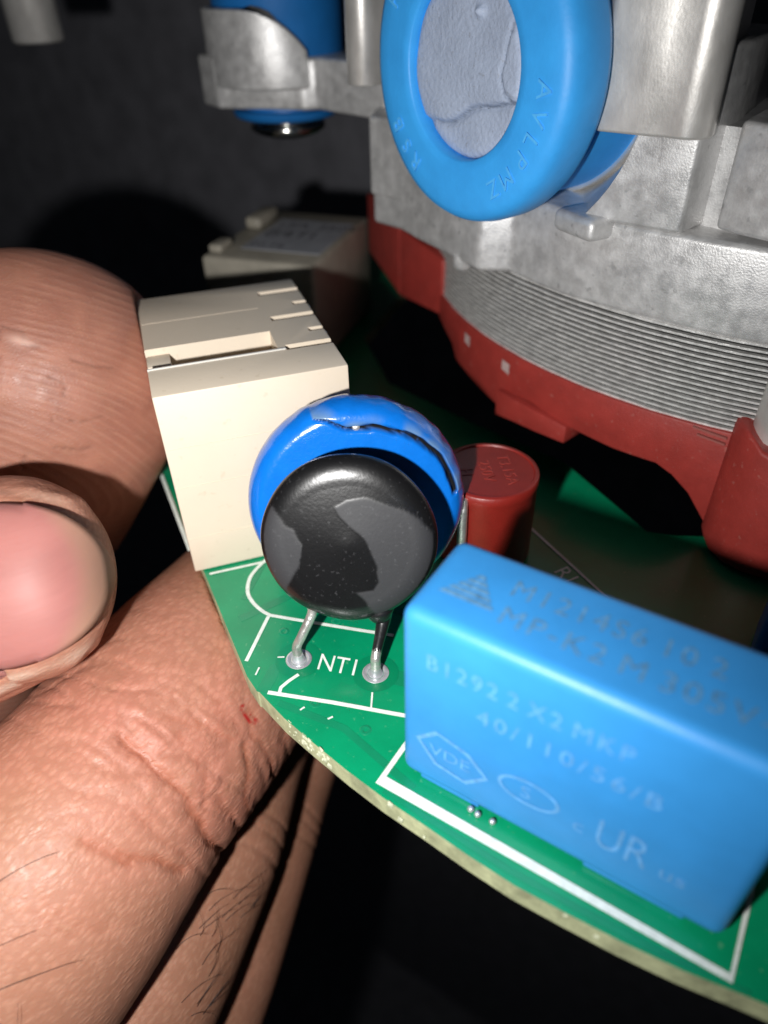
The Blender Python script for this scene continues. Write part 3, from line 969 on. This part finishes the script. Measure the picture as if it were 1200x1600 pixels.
setattr_f(me, 'wear', np.clip(np.exp(-(d1 / .012) ** 2) * .8 + np.exp(-(d2 / .010) ** 2), 0, 1) * fr)
M['pin2'] = worn_mat('pitted_grey_core', (0.40, 0.47, 0.61), (.14, .18, .26), .55, .8, .55, 30, speck=.5)
link('core', me, M['pin2'], dam)
def facet(x, y, d=.0035): return DC + v3 * (-x * SG3) + u3 * y + DN * d
for s, ang0, rad in (('AVL', -15, .80), ('PMZ', -48, .80), ('RSB', 222, .80), ('P8', 140, .82)):
    for i, ch in enumerate(s):
        a = radians(ang0 - (i - 1) * 11.5)
        right_ = -v3 * SG3
        rad_d = right_ * cos(a) + u3 * sin(a)
        tan_d = right_ * sin(a) - u3 * cos(a)
        p = DC + rad_d * (rad - .06) + DN * .002 - tan_d * .06
        link('raised_letter', text(ch, .17, tuple(p), tan_d, rad_d, depth=.005), M['rubbermark'], dam)

dam2 = thing('rubber_damper', (gc.x, gc.y, 2.4), 'upright blue rubber bush in the metal cradle, above the shiny screw head', 'damper', 'blue rubber dampers')
prof = [(0, 2.36), (.54, 2.36), (.585, 2.385), (.60, 2.44), (.585, 2.455), (.49, 2.457), (.49, 2.862), (.66, 2.864), (.685, 2.89), (.685, 4.4), (0, 4.4)]
link('rubber_bush', lathe(prof, gc, (0, 0, 1), 64), M['rubber_dimmed'], dam2)
scr = thing('screw', (gc.x, gc.y, 2.2), 'shiny domed screw head under the blue bush at the far left', 'screw')
prof = [(0, 2.145), (.14, 2.15), (.27, 2.17), (.36, 2.20), (.415, 2.235), (.43, 2.265), (.42, 2.29), (.30, 2.30), (.30, 2.357), (0, 2.357)]
link('screw_head', lathe(prof, gc + Vector((.03, -.03, 0)), (0, 0, 1), 56), mat('bright_steel', (.55, .55, .52), .16, 1.0), scr)

# ------------------------------------------------------------------ the hand that holds the board
# each finger: rows of (x, y, z, half width, half thickness) from the palm to the middle of the last pad, then the tip point
FING = {
    'thumb': ([(-5.207, -3.978, -4.955, 1.35, 1.1), (-5.250, -1.967, -2.782, 1.25, 1.0), (-4.843, -0.335, -1.004, 1.05, .85), (-4.317, 0.508, 0.256, 1.10, .82), (-4.030, 0.927, 0.988, 1.14, .80)], (-3.998, 1.528, 1.931)),
    'index': ([(-5.882, -4.070, -1.832, 1.0, .95), (-4.524, -2.100, -0.193, .88, .80), (-3.362, -1.086, 0.321, .76, .66), (-2.963, -0.719, 0.482, .715, .60), (-2.709, -0.477, 0.596, .695, .56)], (-2.191, -0.051, 0.608)),
    'middle': ([(-3.141, -4.011, -3.353, 1.12, 1.1), (-2.379, -2.571, -1.945, 1.06, 1.0), (-2.099, -1.487, -1.228, 1.02, .94), (-2.051, -0.734, -1.026, .93, .88), (-2.092, 0.163, -0.931, .915, .86), (-2.245, 1.033, -1.032, .91, .80), (-2.388, 1.981, -1.056, .88, .74)], (-2.50, 2.85, -1.10)),
    'ring': ([(-2.718, -3.92, -4.359, 1.0, .95), (-1.845, -2.394, -3.342, .88, .84), (-1.766, -1.407, -2.670, .79, .76), (-1.850, -0.836, -2.488, .77, .74), (-2.007, -0.201, -2.350, .77, .75), (-2.260, 0.474, -2.183, .76, .70), (-2.422, 1.112, -2.119, .74, .64)], (-2.58, 1.75, -2.10)),
    'little': ([(-1.847, -3.52, -5.187, .85, .8), (-1.555, -2.011, -4.268, .74, .7), (-1.698, -0.968, -3.786, .69, .65), (-1.851, -0.314, -3.550, .68, .65), (-2.097, 0.456, -3.367, .69, .65), (-2.221, 0.895, -3.300, .65, .61), (-2.343, 1.386, -3.177, .62, .57)], (-2.44, 1.95, -3.12)),
}

def finger_rings(rows, tip, n=90, ncap=26):
    R_ = spline(rows, n)
    c, w, h = R_[:, :3], R_[:, 3], R_[:, 4]
    tip = np.array(tip, float)
    d = tip - c[-1]
    Lc = np.linalg.norm(d)
    q = np.sin(np.linspace(0, pi / 2, ncap + 1)[1:])
    cc = c[-1] + d[None] * q[:, None]
    k = np.sqrt(np.clip(1 - q ** 2.15, 0, 1))
    c = np.vstack([c, cc]); w = np.r_[w, w[-1] * k]; h = np.r_[h, h[-1] * k]
    ax = np.gradient(c, axis=0)
    ax[n - 1:] = d / Lc
    ax /= np.linalg.norm(ax, axis=1)[:, None]
    dors = np.array(CAM)[None] - c
    dors -= ax * (dors * ax).sum(1)[:, None]
    dors /= np.linalg.norm(dors, axis=1)[:, None]
    side = np.cross(ax, dors)
    t = np.r_[0, np.cumsum(np.linalg.norm(np.diff(c, axis=0), axis=1))]
    return c, w, h, ax, dors, side, t

RINGS = {k: finger_rings(*v) for k, v in FING.items()}

def finger_mesh(k, na=72):
    c, w, h, ax, dors, side, t = RINGS[k]
    a = np.linspace(0, 2 * pi, na, endpoint=False)
    n = len(c)
    V = c[:, None] + side[:, None] * (w[:, None] * np.sin(a)[None])[..., None] + dors[:, None] * (h[:, None] * np.cos(a)[None])[..., None]
    V = V.reshape(-1, 3)
    F = []
    for i in range(n - 1):
        for j in range(na):
            F.append((i * na + j, i * na + (j + 1) % na, (i + 1) * na + (j + 1) % na, (i + 1) * na + j))
    F.append(tuple(range(na))[::-1])
    F.append(tuple(range((n - 1) * na, n * na)))
    return meshdata('f', V, F)

def finger_point(k, t, a, lift=0.0):
    """point on the skin of finger k at length t (cm) and angle a round it (0 = back, + = side)"""
    c, w, h, ax, dors, side, tt = RINGS[k]
    g = lambda arr: np.array([np.interp(t, tt, arr[:, i]) for i in range(3)])
    W_, H_ = np.interp(t, tt, w), np.interp(t, tt, h)
    return g(c) + g(side) * (W_ + lift) * sin(a) + g(dors) * (H_ + lift) * cos(a)

ms = [finger_mesh(k) for k in FING]
# palm and wrist, out of the picture at the lower left
palm = [((-3.2, -4.3, -3.6), 1.35), ((-2.7, -4.2, -4.6), 1.25), ((-4.4, -4.5, -3.4), 1.35), ((-5.3, -4.3, -3.4), 1.4), ((-4.4, -5.8, -5.0), 1.75), ((-3.4, -5.6, -5.6), 1.6), ((-5.4, -5.4, -4.6), 1.6), ((-4.9, -7.6, -7.0), 1.75), ((-5.6, -9.6, -9.2), 1.7), ((-6.3, -11.5, -11.4), 1.75)]
for (p, r) in palm:
    ms.append(lathe([(0, -r)] + [(r * cos(radians(a)), r * sin(radians(a))) for a in range(-75, 90, 15)] + [(0, r)], p, (.2, .6, .77), 28))
for i in range(len(palm) - 1):
    a_, b_ = Vector(palm[i][0]), Vector(palm[i + 1][0])
    if (a_ - b_).length < 3.5: ms.append(tube([a_, b_], [palm[i][1] * .97, palm[i + 1][1] * .97], 28))
raw = join(ms)
VOX = 0.024
hm = bake(raw, [('REMESH', dict(mode='VOXEL', voxel_size=VOX, use_smooth_shade=True)), ('SMOOTH', dict(factor=0.5, iterations=6))])
co = getco(hm)

# where every point of the skin lies: nearest finger, length along it, angle and sideways distance
names = list(FING)
best = np.full(len(co), 1e9); fid = np.zeros(len(co), int); ft = np.zeros(len(co)); fa = np.zeros(len(co)); fs = np.zeros(len(co)); fr_q = np.zeros(len(co))
for k, nm_ in enumerate(names):
    c, w, h, ax, dors, side, t = RINGS[nm_]
    sel = np.arange(len(co))
    idx = np.zeros(len(co), int); dmin = np.full(len(co), 1e9)
    for i in range(0, len(c) - 20, 2):
        d = ((co - c[i]) ** 2).sum(1)
        m_ = d < dmin
        dmin[m_] = d[m_]; idx[m_] = i
    r = co - c[idx]
    al = (r * ax[idx]).sum(1)
    sd = (r * side[idx]).sum(1)
    dd = (r * dors[idx]).sum(1)
    q = np.sqrt(dmin) - np.maximum(w[idx], h[idx])
    m_ = q < best
    best[m_] = q[m_]; fid[m_] = k; ft[m_] = (t[idx] + al)[m_]; fa[m_] = np.arctan2(sd / w[idx], dd / h[idx])[m_]; fs[m_] = sd[m_]; fr_q[m_] = dd[m_]

# outward direction of every vertex
nr = np.empty(len(co) * 3, np.float32); hm.vertices.foreach_get('normal', nr); nr = nr.reshape(-1, 3).astype(float)
disp = wobble(co, .008, 2.2, 61)
red = np.zeros(len(co))
# knuckle of the middle finger: folds across the back
MI = names.index('middle'); PIPT = None
c, w, h, ax, dors, side, t = RINGS['middle']
PIPT = t[np.argmin(((c - np.array([-2.092, .163, -.931])) ** 2).sum(1))]
L_, D_ = ft - PIPT, fs
mk = (fid == MI) & (np.abs(fa) < 2.0)
bulge = np.exp(-(L_ / .75) ** 2) * mk * np.clip(np.cos(fa * .7), 0, 1)
disp += .03 * bulge
def fold(line, depth, width, ridge=.5, seed=0):
    global disp, red
    j1 = L_ + wobble(co, .020, 9, 100 + seed) + wobble(co, .012, 26, 140 + seed)
    j2 = D_
    P_ = [(b, a) for a, b in line]
    d = segdist(j2, j1, P_)
    g = np.exp(-(d / width) ** 2) * mk
    r = (np.exp(-((d - width * 2.1) / (width * 1.3)) ** 2)) * mk
    disp += -.66 * depth * (.60 * g + .45 * np.exp(-(d / (width * 2.6)) ** 2) * mk) * np.clip(.75 + wobble(co, .35, 7, 300 + seed), .2, 1.2)
    red = np.maximum(red, g * .7 * np.clip(depth / .045, .3, 1))
for i, (line, dp, wd) in enumerate([
        ([(-.66, -.20), (-.69, -.08), (-.70, .14), (-.72, .366), (-.79, .75), (-.75, .96), (-.70, 1.15)], .060, .022),
        ([(-1.21, .05), (-1.18, .25), (-1.12, .48), (-1.06, .70)], .046, .024),
        ([(-.28, .50), (-.33, .60), (-.47, .778), (-.45, .95), (-.43, 1.15)], .044, .017),
        ([(-.15, .74), (-.174, .861), (-.172, 1.15)], .040, .016),
        ([(-.42, -.05), (-.394, .058), (-.35, .25), (-.324, .396)], .026, .017),
        ([(-.12, .36), (-.153, .474), (-.177, .70)], .026, .015),
        ([(-.50, .08), (-.54, .24), (-.56, .40), (-.66, .56)], .022, .016),
        ([(-.95, .20), (-.98, .40), (-.97, .6), (-.93, .8)], .022, .018),
        ([(-.58, .55), (-.60, .75), (-.58, 1.0)], .022, .015),
        ([(.06, .1), (.0, .45), (.02, .9)], .012, .015),
        ([(-.24, .1), (-.26, .25), (-.23, .4)], .016, .013),
        ([(-1.42, .10), (-1.44, .3), (-1.38, .5)], .012, .020)]):
    fold(line, dp, wd, .55, i)
# pebbled skin between the folds
disp += mk * np.exp(-((L_ + .55) / .6) ** 2) * (wobble(co, .006, 13, 81, 14) + wobble(co, .003, 26, 82, 14))
# many fine wrinkles running across the knuckle
q2 = np.stack([L_ * 1.0 + wobble(co, .05, 3, 401), D_ * .22, 0 * L_], 1)
wr_ = np.abs(wobble(q2, 1.0, 24, 402, 14))
disp += -.016 * mk * np.exp(-((L_ + .55) / .5) ** 2) * np.clip(1 - wr_ / .35, 0, 1) * np.clip(.5 + wobble(co, .6, 4, 403), 0, 1)
q2 = np.stack([L_ * .7, D_ * .7 + wobble(co, .05, 3, 404), L_ * 0], 1)
wr_ = np.abs(wobble(q2, 1.0, 15, 405, 14))
disp += -.010 * mk * np.exp(-((L_ + .45) / .45) ** 2) * np.clip(1 - wr_ / .30, 0, 1)
# creases across ring and little finger
for nm_, tl in (('ring', (.60, 1.05)), ('little', (.35, .40))):
    m2 = (fid == names.index(nm_))
    c, w, h, ax, dors, side, t = RINGS[nm_]
    tp = t[60]
    for q_ in (0.0, .12, -.14, .9):
        disp += -.010 * m2 * np.exp(-((ft - tp - q_ + wobble(co, .02, 6, 91)) / .022) ** 2)

# the nail bed of the index finger
II = names.index('index')
c, w, h, ax, dors, side, t = RINGS['index']
T1 = t[-1]
NL, NW = 1.66, .525             # nail length and half width
def nailq(tl, sd):
    """<1 inside the nail outline (superellipse ending just before the fingertip)"""
    x = (tl - (T1 + .02 - NL / 2)) / (NL / 2)
    y = (sd - .02) / NW
    return (np.abs((tl - (T1 + .02 - .8)) / np.where(tl > T1 - .78, .8, NL - .8)) ** 2.5 + np.abs(y) ** 2.5) ** (1 / 2.5)
mi = (fid == II) & (fr_q > -.1)
nq = nailq(ft, fs)
disp += mi * (-.016 * np.clip((1.0 - nq) / .05, 0, 1))                                     # sunk under the nail
disp += mi * .012 * np.exp(-((nq - 1.12) / .07) ** 2)                                      # raised fold round it
disp += mi * np.exp(-((nq - 1.12) / .10) ** 2) * wobble(co, .008, 24, 71)
# long folds of loose skin below the nail
disp += mi * (fs > .5) * (-.012) * np.exp(-((fs - .68 + wobble(co, .02, 4, 72)) / .02) ** 2)

# friction ridges on the thumb pad
TI = names.index('thumb')
c, w, h, ax, dors, side, t = RINGS['thumb']
TT = t[-1]
mt_ = (fid == TI)
xr = fs + .10
yr = ft - (TT - 1.75)
phase = np.sqrt(np.maximum(yr, -.2) ** 2 * 1.0 + (xr * .55) ** 2 + .05) + wobble(co, .05, 1.9, 75) + wobble(co, .014, 6, 76)
phase = np.where(yr < 0, phase * 0 - yr * .9 + .2236 + wobble(co, .03, 1.8, 77), phase)
padw = mt_ * np.clip((1.35 - np.abs(fa)) / .25, 0, 1)
# small cracks and a lifted flake on the thumb pad
crk = np.zeros(len(co))
px_, py_ = fs, ft - TT
for P_ in ([(-.52, -.72), (-.36, -.72), (-.36, -.64), (-.22, -.64), (-.20, -.72), (-.10, -.71)], [(-.60, -.95), (-.36, -.95), (-.35, -.85)], [(.14, -.75), (.30, -.76), (.44, -.74)],
           [(.0, -.90), (.12, -.92), (.13, -1.0)], [(.04, -1.30), (.02, -1.38), (.05, -1.42)], [(.20, -1.18), (.36, -1.16), (.44, -1.12)], [(-.36, -1.45), (-.26, -1.47)], [(-.6, -1.2), (-.5, -1.25)]):
    d = segdist(px_ + wobble(co, .012, 14, 78), py_ + wobble(co, .012, 14, 79), P_)
    crk = np.maximum(crk, np.clip(1.25 - d / .011, 0, 1) * padw)
disp += -.006 * crk
flake = np.exp(-(((px_ + .22) / .09) ** 2 + ((py_ + .70) / .035) ** 2)) * padw
disp += .010 * flake

co = co + nr * disp[:, None]
# the pads give way where they press on the connector and the board
rel = co - np.array(cA)
sx, sy, sz = rel @ np.array(cu), rel @ np.array(cv), rel @ np.array(cz)
ins = (sx > -.012) & (sx < .7) & (sy > -.15) & (sy < CT + .1) & (sz > -.1) & (sz < CZ + .3)
co[ins] -= np.array(cu)[None] * (sx[ins] + .012)[:, None]
bx, by = co[:, 0], co[:, 1]
edge = (bx + 4.1) * 1.795 - (1.85 - by) * 2.86      # > 0: over the board, behind its straight edge
inb = (edge > -.02) & (co[:, 2] > -.17) & (co[:, 2] < .2) & (fid == MI)
co[inb, 2] = -.172
setco(hm, co)
setattr_f(hm, 'ridge', phase)
setattr_f(hm, 'pad', padw)
setattr_f(hm, 'fold', np.clip(red, 0, 1))
setattr_f(hm, 'crackline', crk)
setattr_f(hm, 'flake', flake)
kn = np.exp(-((L_ + .5) / .8) ** 2) * (fid == MI) + .6 * ((fid == II) | (fid == TI))
setattr_f(hm, 'blush', np.clip(kn, 0, 1))
d = segdist(D_, L_, [(.31, -.135), (.345, -.145), (.38, -.135), (.42, -.14), (.46, -.125)])
wd_ = np.interp(D_, [.31, .39, .46], [.006, .013, .007])
setattr_f(hm, 'scratch', np.clip(1.4 - d / wd_, 0, 1) * mk)
dirt = np.clip(np.exp(-((nq - 1.09) / .05) ** 2) * mi * np.clip(.5 + wobble(co, .9, 11, 73), 0, 1), 0, 1)
setattr_f(hm, 'drykin', dirt)
hm.polygons.foreach_set('use_smooth', [True] * len(hm.polygons))

def skin_material():
    m = bpy.data.materials.new('skin')
    m.use_nodes = True
    N, L = m.node_tree.nodes, m.node_tree.links
    b = N['Principled BSDF']
    b.inputs['Roughness'].default_value = .46
    b.inputs['Specular IOR Level'].default_value = .4
    b.inputs['Subsurface Weight'].default_value = .25
    b.inputs['Subsurface Radius'].default_value = (.10, .035, .02)
    b.inputs['Subsurface Scale'].default_value = 1.0
    tc = N.new('ShaderNodeTexCoord')
    def attr(n_):
        a = N.new('ShaderNodeAttribute'); a.attribute_name = n_
        return a.outputs['Fac']
    def noise(sc, det=4, dist=0):
        n_ = N.new('ShaderNodeTexNoise'); n_.inputs['Scale'].default_value = sc; n_.inputs['Detail'].default_value = det
        n_.inputs['Distortion'].default_value = dist
        L.new(tc.outputs['Object'], n_.inputs['Vector'])
        return n_.outputs['Fac']
    def ramp(s_, a, b_, lo=0, hi=1):
        r = N.new('ShaderNodeMapRange'); r.inputs[1].default_value = a; r.inputs[2].default_value = b_; r.inputs[3].default_value = lo; r.inputs[4].default_value = hi
        L.new(s_, r.inputs[0])
        return r.outputs[0]
    def mixc(f, a, b_):
        x = N.new('ShaderNodeMix'); x.data_type = 'RGBA'
        if isinstance(f, float): x.inputs[0].default_value = f
        else: L.new(f, x.inputs[0])
        for i, q_ in ((6, a), (7, b_)):
            if isinstance(q_, tuple): x.inputs[i].default_value = (*q_, 1)
            else: L.new(q_, x.inputs[i])
        return x.outputs[2]
    def math_(op, a, b_=None):
        x = N.new('ShaderNodeMath'); x.operation = op
        for i, q_ in ((0, a), (1, b_)):
            if q_ is None: continue
            if isinstance(q_, (int, float)): x.inputs[i].default_value = q_
            else: L.new(q_, x.inputs[i])
        return x.outputs[0]
    base = mixc(ramp(noise(1.3, 5, .6), .35, .65), SK1, SK2)
    base = mixc(math_('MULTIPLY', attr('blush'), ramp(noise(2.2, 4), .3, .7, .35, .95)), base, SK3)
    base = mixc(math_('MULTIPLY', attr('pad'), ramp(noise(2.6, 5, .8), .3, .7, .35, .95)), base, (.285, .118, .082))
    base = mixc(ramp(noise(9, 4), .55, .75, 0, .35), base, SK4)
    base = mixc(math_('MULTIPLY', attr('fold'), .75), base, (.36, .085, .035))
    # tiny flash glints painted as pale dots, fine skin lines darker between
    vor = N.new('ShaderNodeTexVoronoi'); vor.feature = 'F1'; vor.inputs['Scale'].default_value = 24
    mp = N.new('ShaderNodeMapping'); mp.inputs['Rotation'].default_value = (0, .5, .6); mp.inputs['Scale'].default_value = (1.0, .62, 1.3)
    L.new(tc.outputs['Object'], mp.inputs['Vector'])
    nz = N.new('ShaderNodeTexNoise'); nz.inputs['Scale'].default_value = 9
    L.new(mp.outputs[0], nz.inputs['Vector'])
    vm = N.new('ShaderNodeVectorMath'); vm.operation = 'MULTIPLY_ADD'
    L.new(nz.outputs['Color'], vm.inputs[0]); vm.inputs[1].default_value = (.035, .035, .035); L.new(mp.outputs[0], vm.inputs[2])
    L.new(vm.outputs[0], vor.inputs['Vector'])
    vs = vor.outputs['Distance']
    notpad = math_('SUBTRACT', 1.0, attr('pad'))
    base = mixc(math_('MULTIPLY', ramp(vs, .0, .34, .20, 0), notpad), base, (.52, .27, .18))
    base = mixc(math_('MULTIPLY', ramp(vs, .36, .62, 0, .24), notpad), base, (.25, .085, .045))
    vor2 = N.new('ShaderNodeTexVoronoi'); vor2.feature = 'F1'; vor2.inputs['Scale'].default_value = 41
    L.new(vm.outputs[0], vor2.inputs['Vector'])
    vs2 = vor2.outputs['Distance']
    base = mixc(math_('MULTIPLY', ramp(vs2, .1, .45, .14, 0), ramp(noise(5, 3), .4, .65)), base, (.60, .34, .24))
    # friction ridges: pale crests
    sn = math_('SINE', math_('MULTIPLY', attr('ridge'), 2 * pi / .054))
    rid = math_('MULTIPLY', math_('MULTIPLY', sn, attr('pad')), ramp(noise(3.5, 4), .36, .62, .05, 1))
    base = mixc(ramp(rid, 0, 1, 0, .27), base, (.52, .27, .19))
    base = mixc(math_('MULTIPLY', attr('crackline'), .38), base, (.12, .045, .03))
    base = mixc(math_('MULTIPLY', attr('flake'), .7), base, (.66, .42, .34))
    base = mixc(math_('MULTIPLY', attr('drykin'), .55), base, (.62, .50, .40))
    base = mixc(attr('scratch'), base, (.42, .006, .010))
    L.new(base, b.inputs['Base Color'])
    # relief
    h1 = math_('MULTIPLY', math_('MULTIPLY', ramp(vs, 0, .55, 1, 0), notpad), .9)
    fine = math_('ADD', math_('MULTIPLY', noise(60, 3), .30), math_('MULTIPLY', ramp(vs2, 0, .5, .45, 0), 1.0))
    hh = math_('ADD', math_('ADD', h1, fine), math_('MULTIPLY', rid, .34))
    bp = N.new('ShaderNodeBump'); bp.inputs['Strength'].default_value = .30; bp.inputs['Distance'].default_value = .010
    L.new(hh, bp.inputs['Height']); L.new(bp.outputs[0], b.inputs['Normal'])
    L.new(ramp(noise(14, 3), .3, .7, .42, .62), b.inputs['Roughness'])
    return m
SK1, SK2, SK3, SK4 = (.48, .230, .152), (.40, .197, .125), (.49, .195, .138), (.35, .165, .100)
M['skin'] = skin_material()
hand = link('hand', hm, M['skin'], None, (-3.5, -3.5, -3.0))
tag(hand, 'left hand pinching the board edge, with one nail and a red scratch in view', 'hand')

# finger nail of the index finger
CAPL = np.linalg.norm(np.array(FING['index'][1]) - np.array(FING['index'][0][-1][:3]))
c, w, h, ax, dors, side, t = RINGS['index']
gi = lambda arr, q_: np.array([np.interp(q_, t, arr[:, i]) for i in range(3)])
nu, nv_ = 44, 44
V, F, tipq = [], [], []
for i in range(nu + 1):
    for j in range(nv_ + 1):
        # square -> superellipse outline
        a = -1 + 2 * i / nu; b_ = -1 + 2 * j / nv_
        m_ = max(abs(a), abs(b_))
        q_ = (abs(a) ** 2.5 + abs(b_) ** 2.5) ** (1 / 2.5)
        k = m_ / q_ if q_ > 0 else 0
        x, y = a * k, b_ * k
        tl = T1 + .02 - .8 + (x * .8 if x > 0 else x * (NL - .8))
        sd = .02 + y * NW * (1 - .24 * min(1, max(0, -x) * 1.8))
        # smooth crown over the finger, flatter than the skin at the tip
        tb = min(tl, T1 - CAPL)
        q0 = np.clip((tl - tb) / CAPL * .965, 0, 1)
        C0 = gi(c, tb) + gi(ax, tb) * (tl - tb)
        W0, H0 = np.interp(tb, t, w), np.interp(tb, t, h)
        up = H0 * (1 - q0 ** 3.0) ** .5 * sqrt(max(0, 1 - (sd / (W0 * 1.06)) ** 2))
        rr_ = m_
        lift = .004 - .02 * max(0, rr_ - .90) * 22 * (.2 if x > .5 else 1)
        V.append(C0 + gi(side, tb) * sd + gi(dors, tb) * (up + lift))
        tipq.append((x, y, rr_))
for i in range(nu):
    for j in range(nv_):
        q_ = i * (nv_ + 1) + j
        F.append((q_, q_ + 1, q_ + nv_ + 2, q_ + nv_ + 1))
nm = meshdata('nail', V, F, True)
tq = np.array(tipq)
setattr_f(nm, 'free', np.clip((np.hypot(np.maximum(tq[:, 0], 0), tq[:, 1] * .66) - .80) / .12, 0, 1))
nm = bake(nm, [('SOLIDIFY', dict(thickness=.03, offset=-1))])
def nail_material():
    m = mat('nail', (.36, .145, .128), .50, coat=.0, spec=.25, noise=.08, nscale=1.6, bump=.10, bscale=11, sss=.2, stretch=(.5, .5, 3))
    N, L = m.node_tree.nodes, m.node_tree.links
    b = N['Principled BSDF']
    src = b.inputs['Base Color'].links[0].from_socket
    a = N.new('ShaderNodeAttribute'); a.attribute_name = 'free'
    x = N.new('ShaderNodeMix'); x.data_type = 'RGBA'
    L.new(a.outputs['Fac'], x.inputs[0]); L.new(src, x.inputs[6]); x.inputs[7].default_value = (.37, .20, .14, 1)
    L.new(x.outputs[2], b.inputs['Base Color'])
    return m
M['nail'] = nail_material()
link('fingernail', nm, M['nail'], hand)

# hairs on the backs of the fingers
ms = []
hr = random.Random(12)
def hair(k, t0, a0_, ln, bend, rad=.0035):
    pts = []
    th = hr.uniform(-.3, .3) + bend
    tt_, aa_ = t0, a0_
    for i in range(9):
        f = i / 8
        pts.append(finger_point(k, tt_, aa_, .008 + .05 * sin(f * pi * .6)))
        tt_ += cos(th) * ln / 8; aa_ += sin(th) * ln / 8 / .8
        th += hr.uniform(.03, .2) * (1 if bend >= 0 else -1)
    ms.append(tube(pts, [rad * (1.1 - .8 * i / 8) for i in range(9)], 5))
c, w, h, ax, dors, side, t = RINGS['ring']
tr = t[np.argmin(((c - np.array([-1.850, -.836, -2.488])) ** 2).sum(1))]
for i in range(24): hair('ring', tr + hr.uniform(-.5, .25), hr.uniform(.2, 1.0), hr.uniform(.16, .42), hr.uniform(-.2, .9), .0023)
c, w, h, ax, dors, side, t = RINGS['middle']
tm = t[np.argmin(((c - np.array([-2.099, -1.487, -1.228])) ** 2).sum(1))]
for tl, a_, ln, bd in ((-.35, -.05, .55, .2), (-.25, .12, .5, .3), (-.62, .45, .55, -.1), (-.70, .40, .4, .5), (.0, -.2, .4, .2)):
    hair('middle', tm + tl, a_, ln, bd, .0030)
tag(link('finger_hair', join(ms), mat('dark_hair', (.02, .012, .01), .5), hand), kind='stuff')
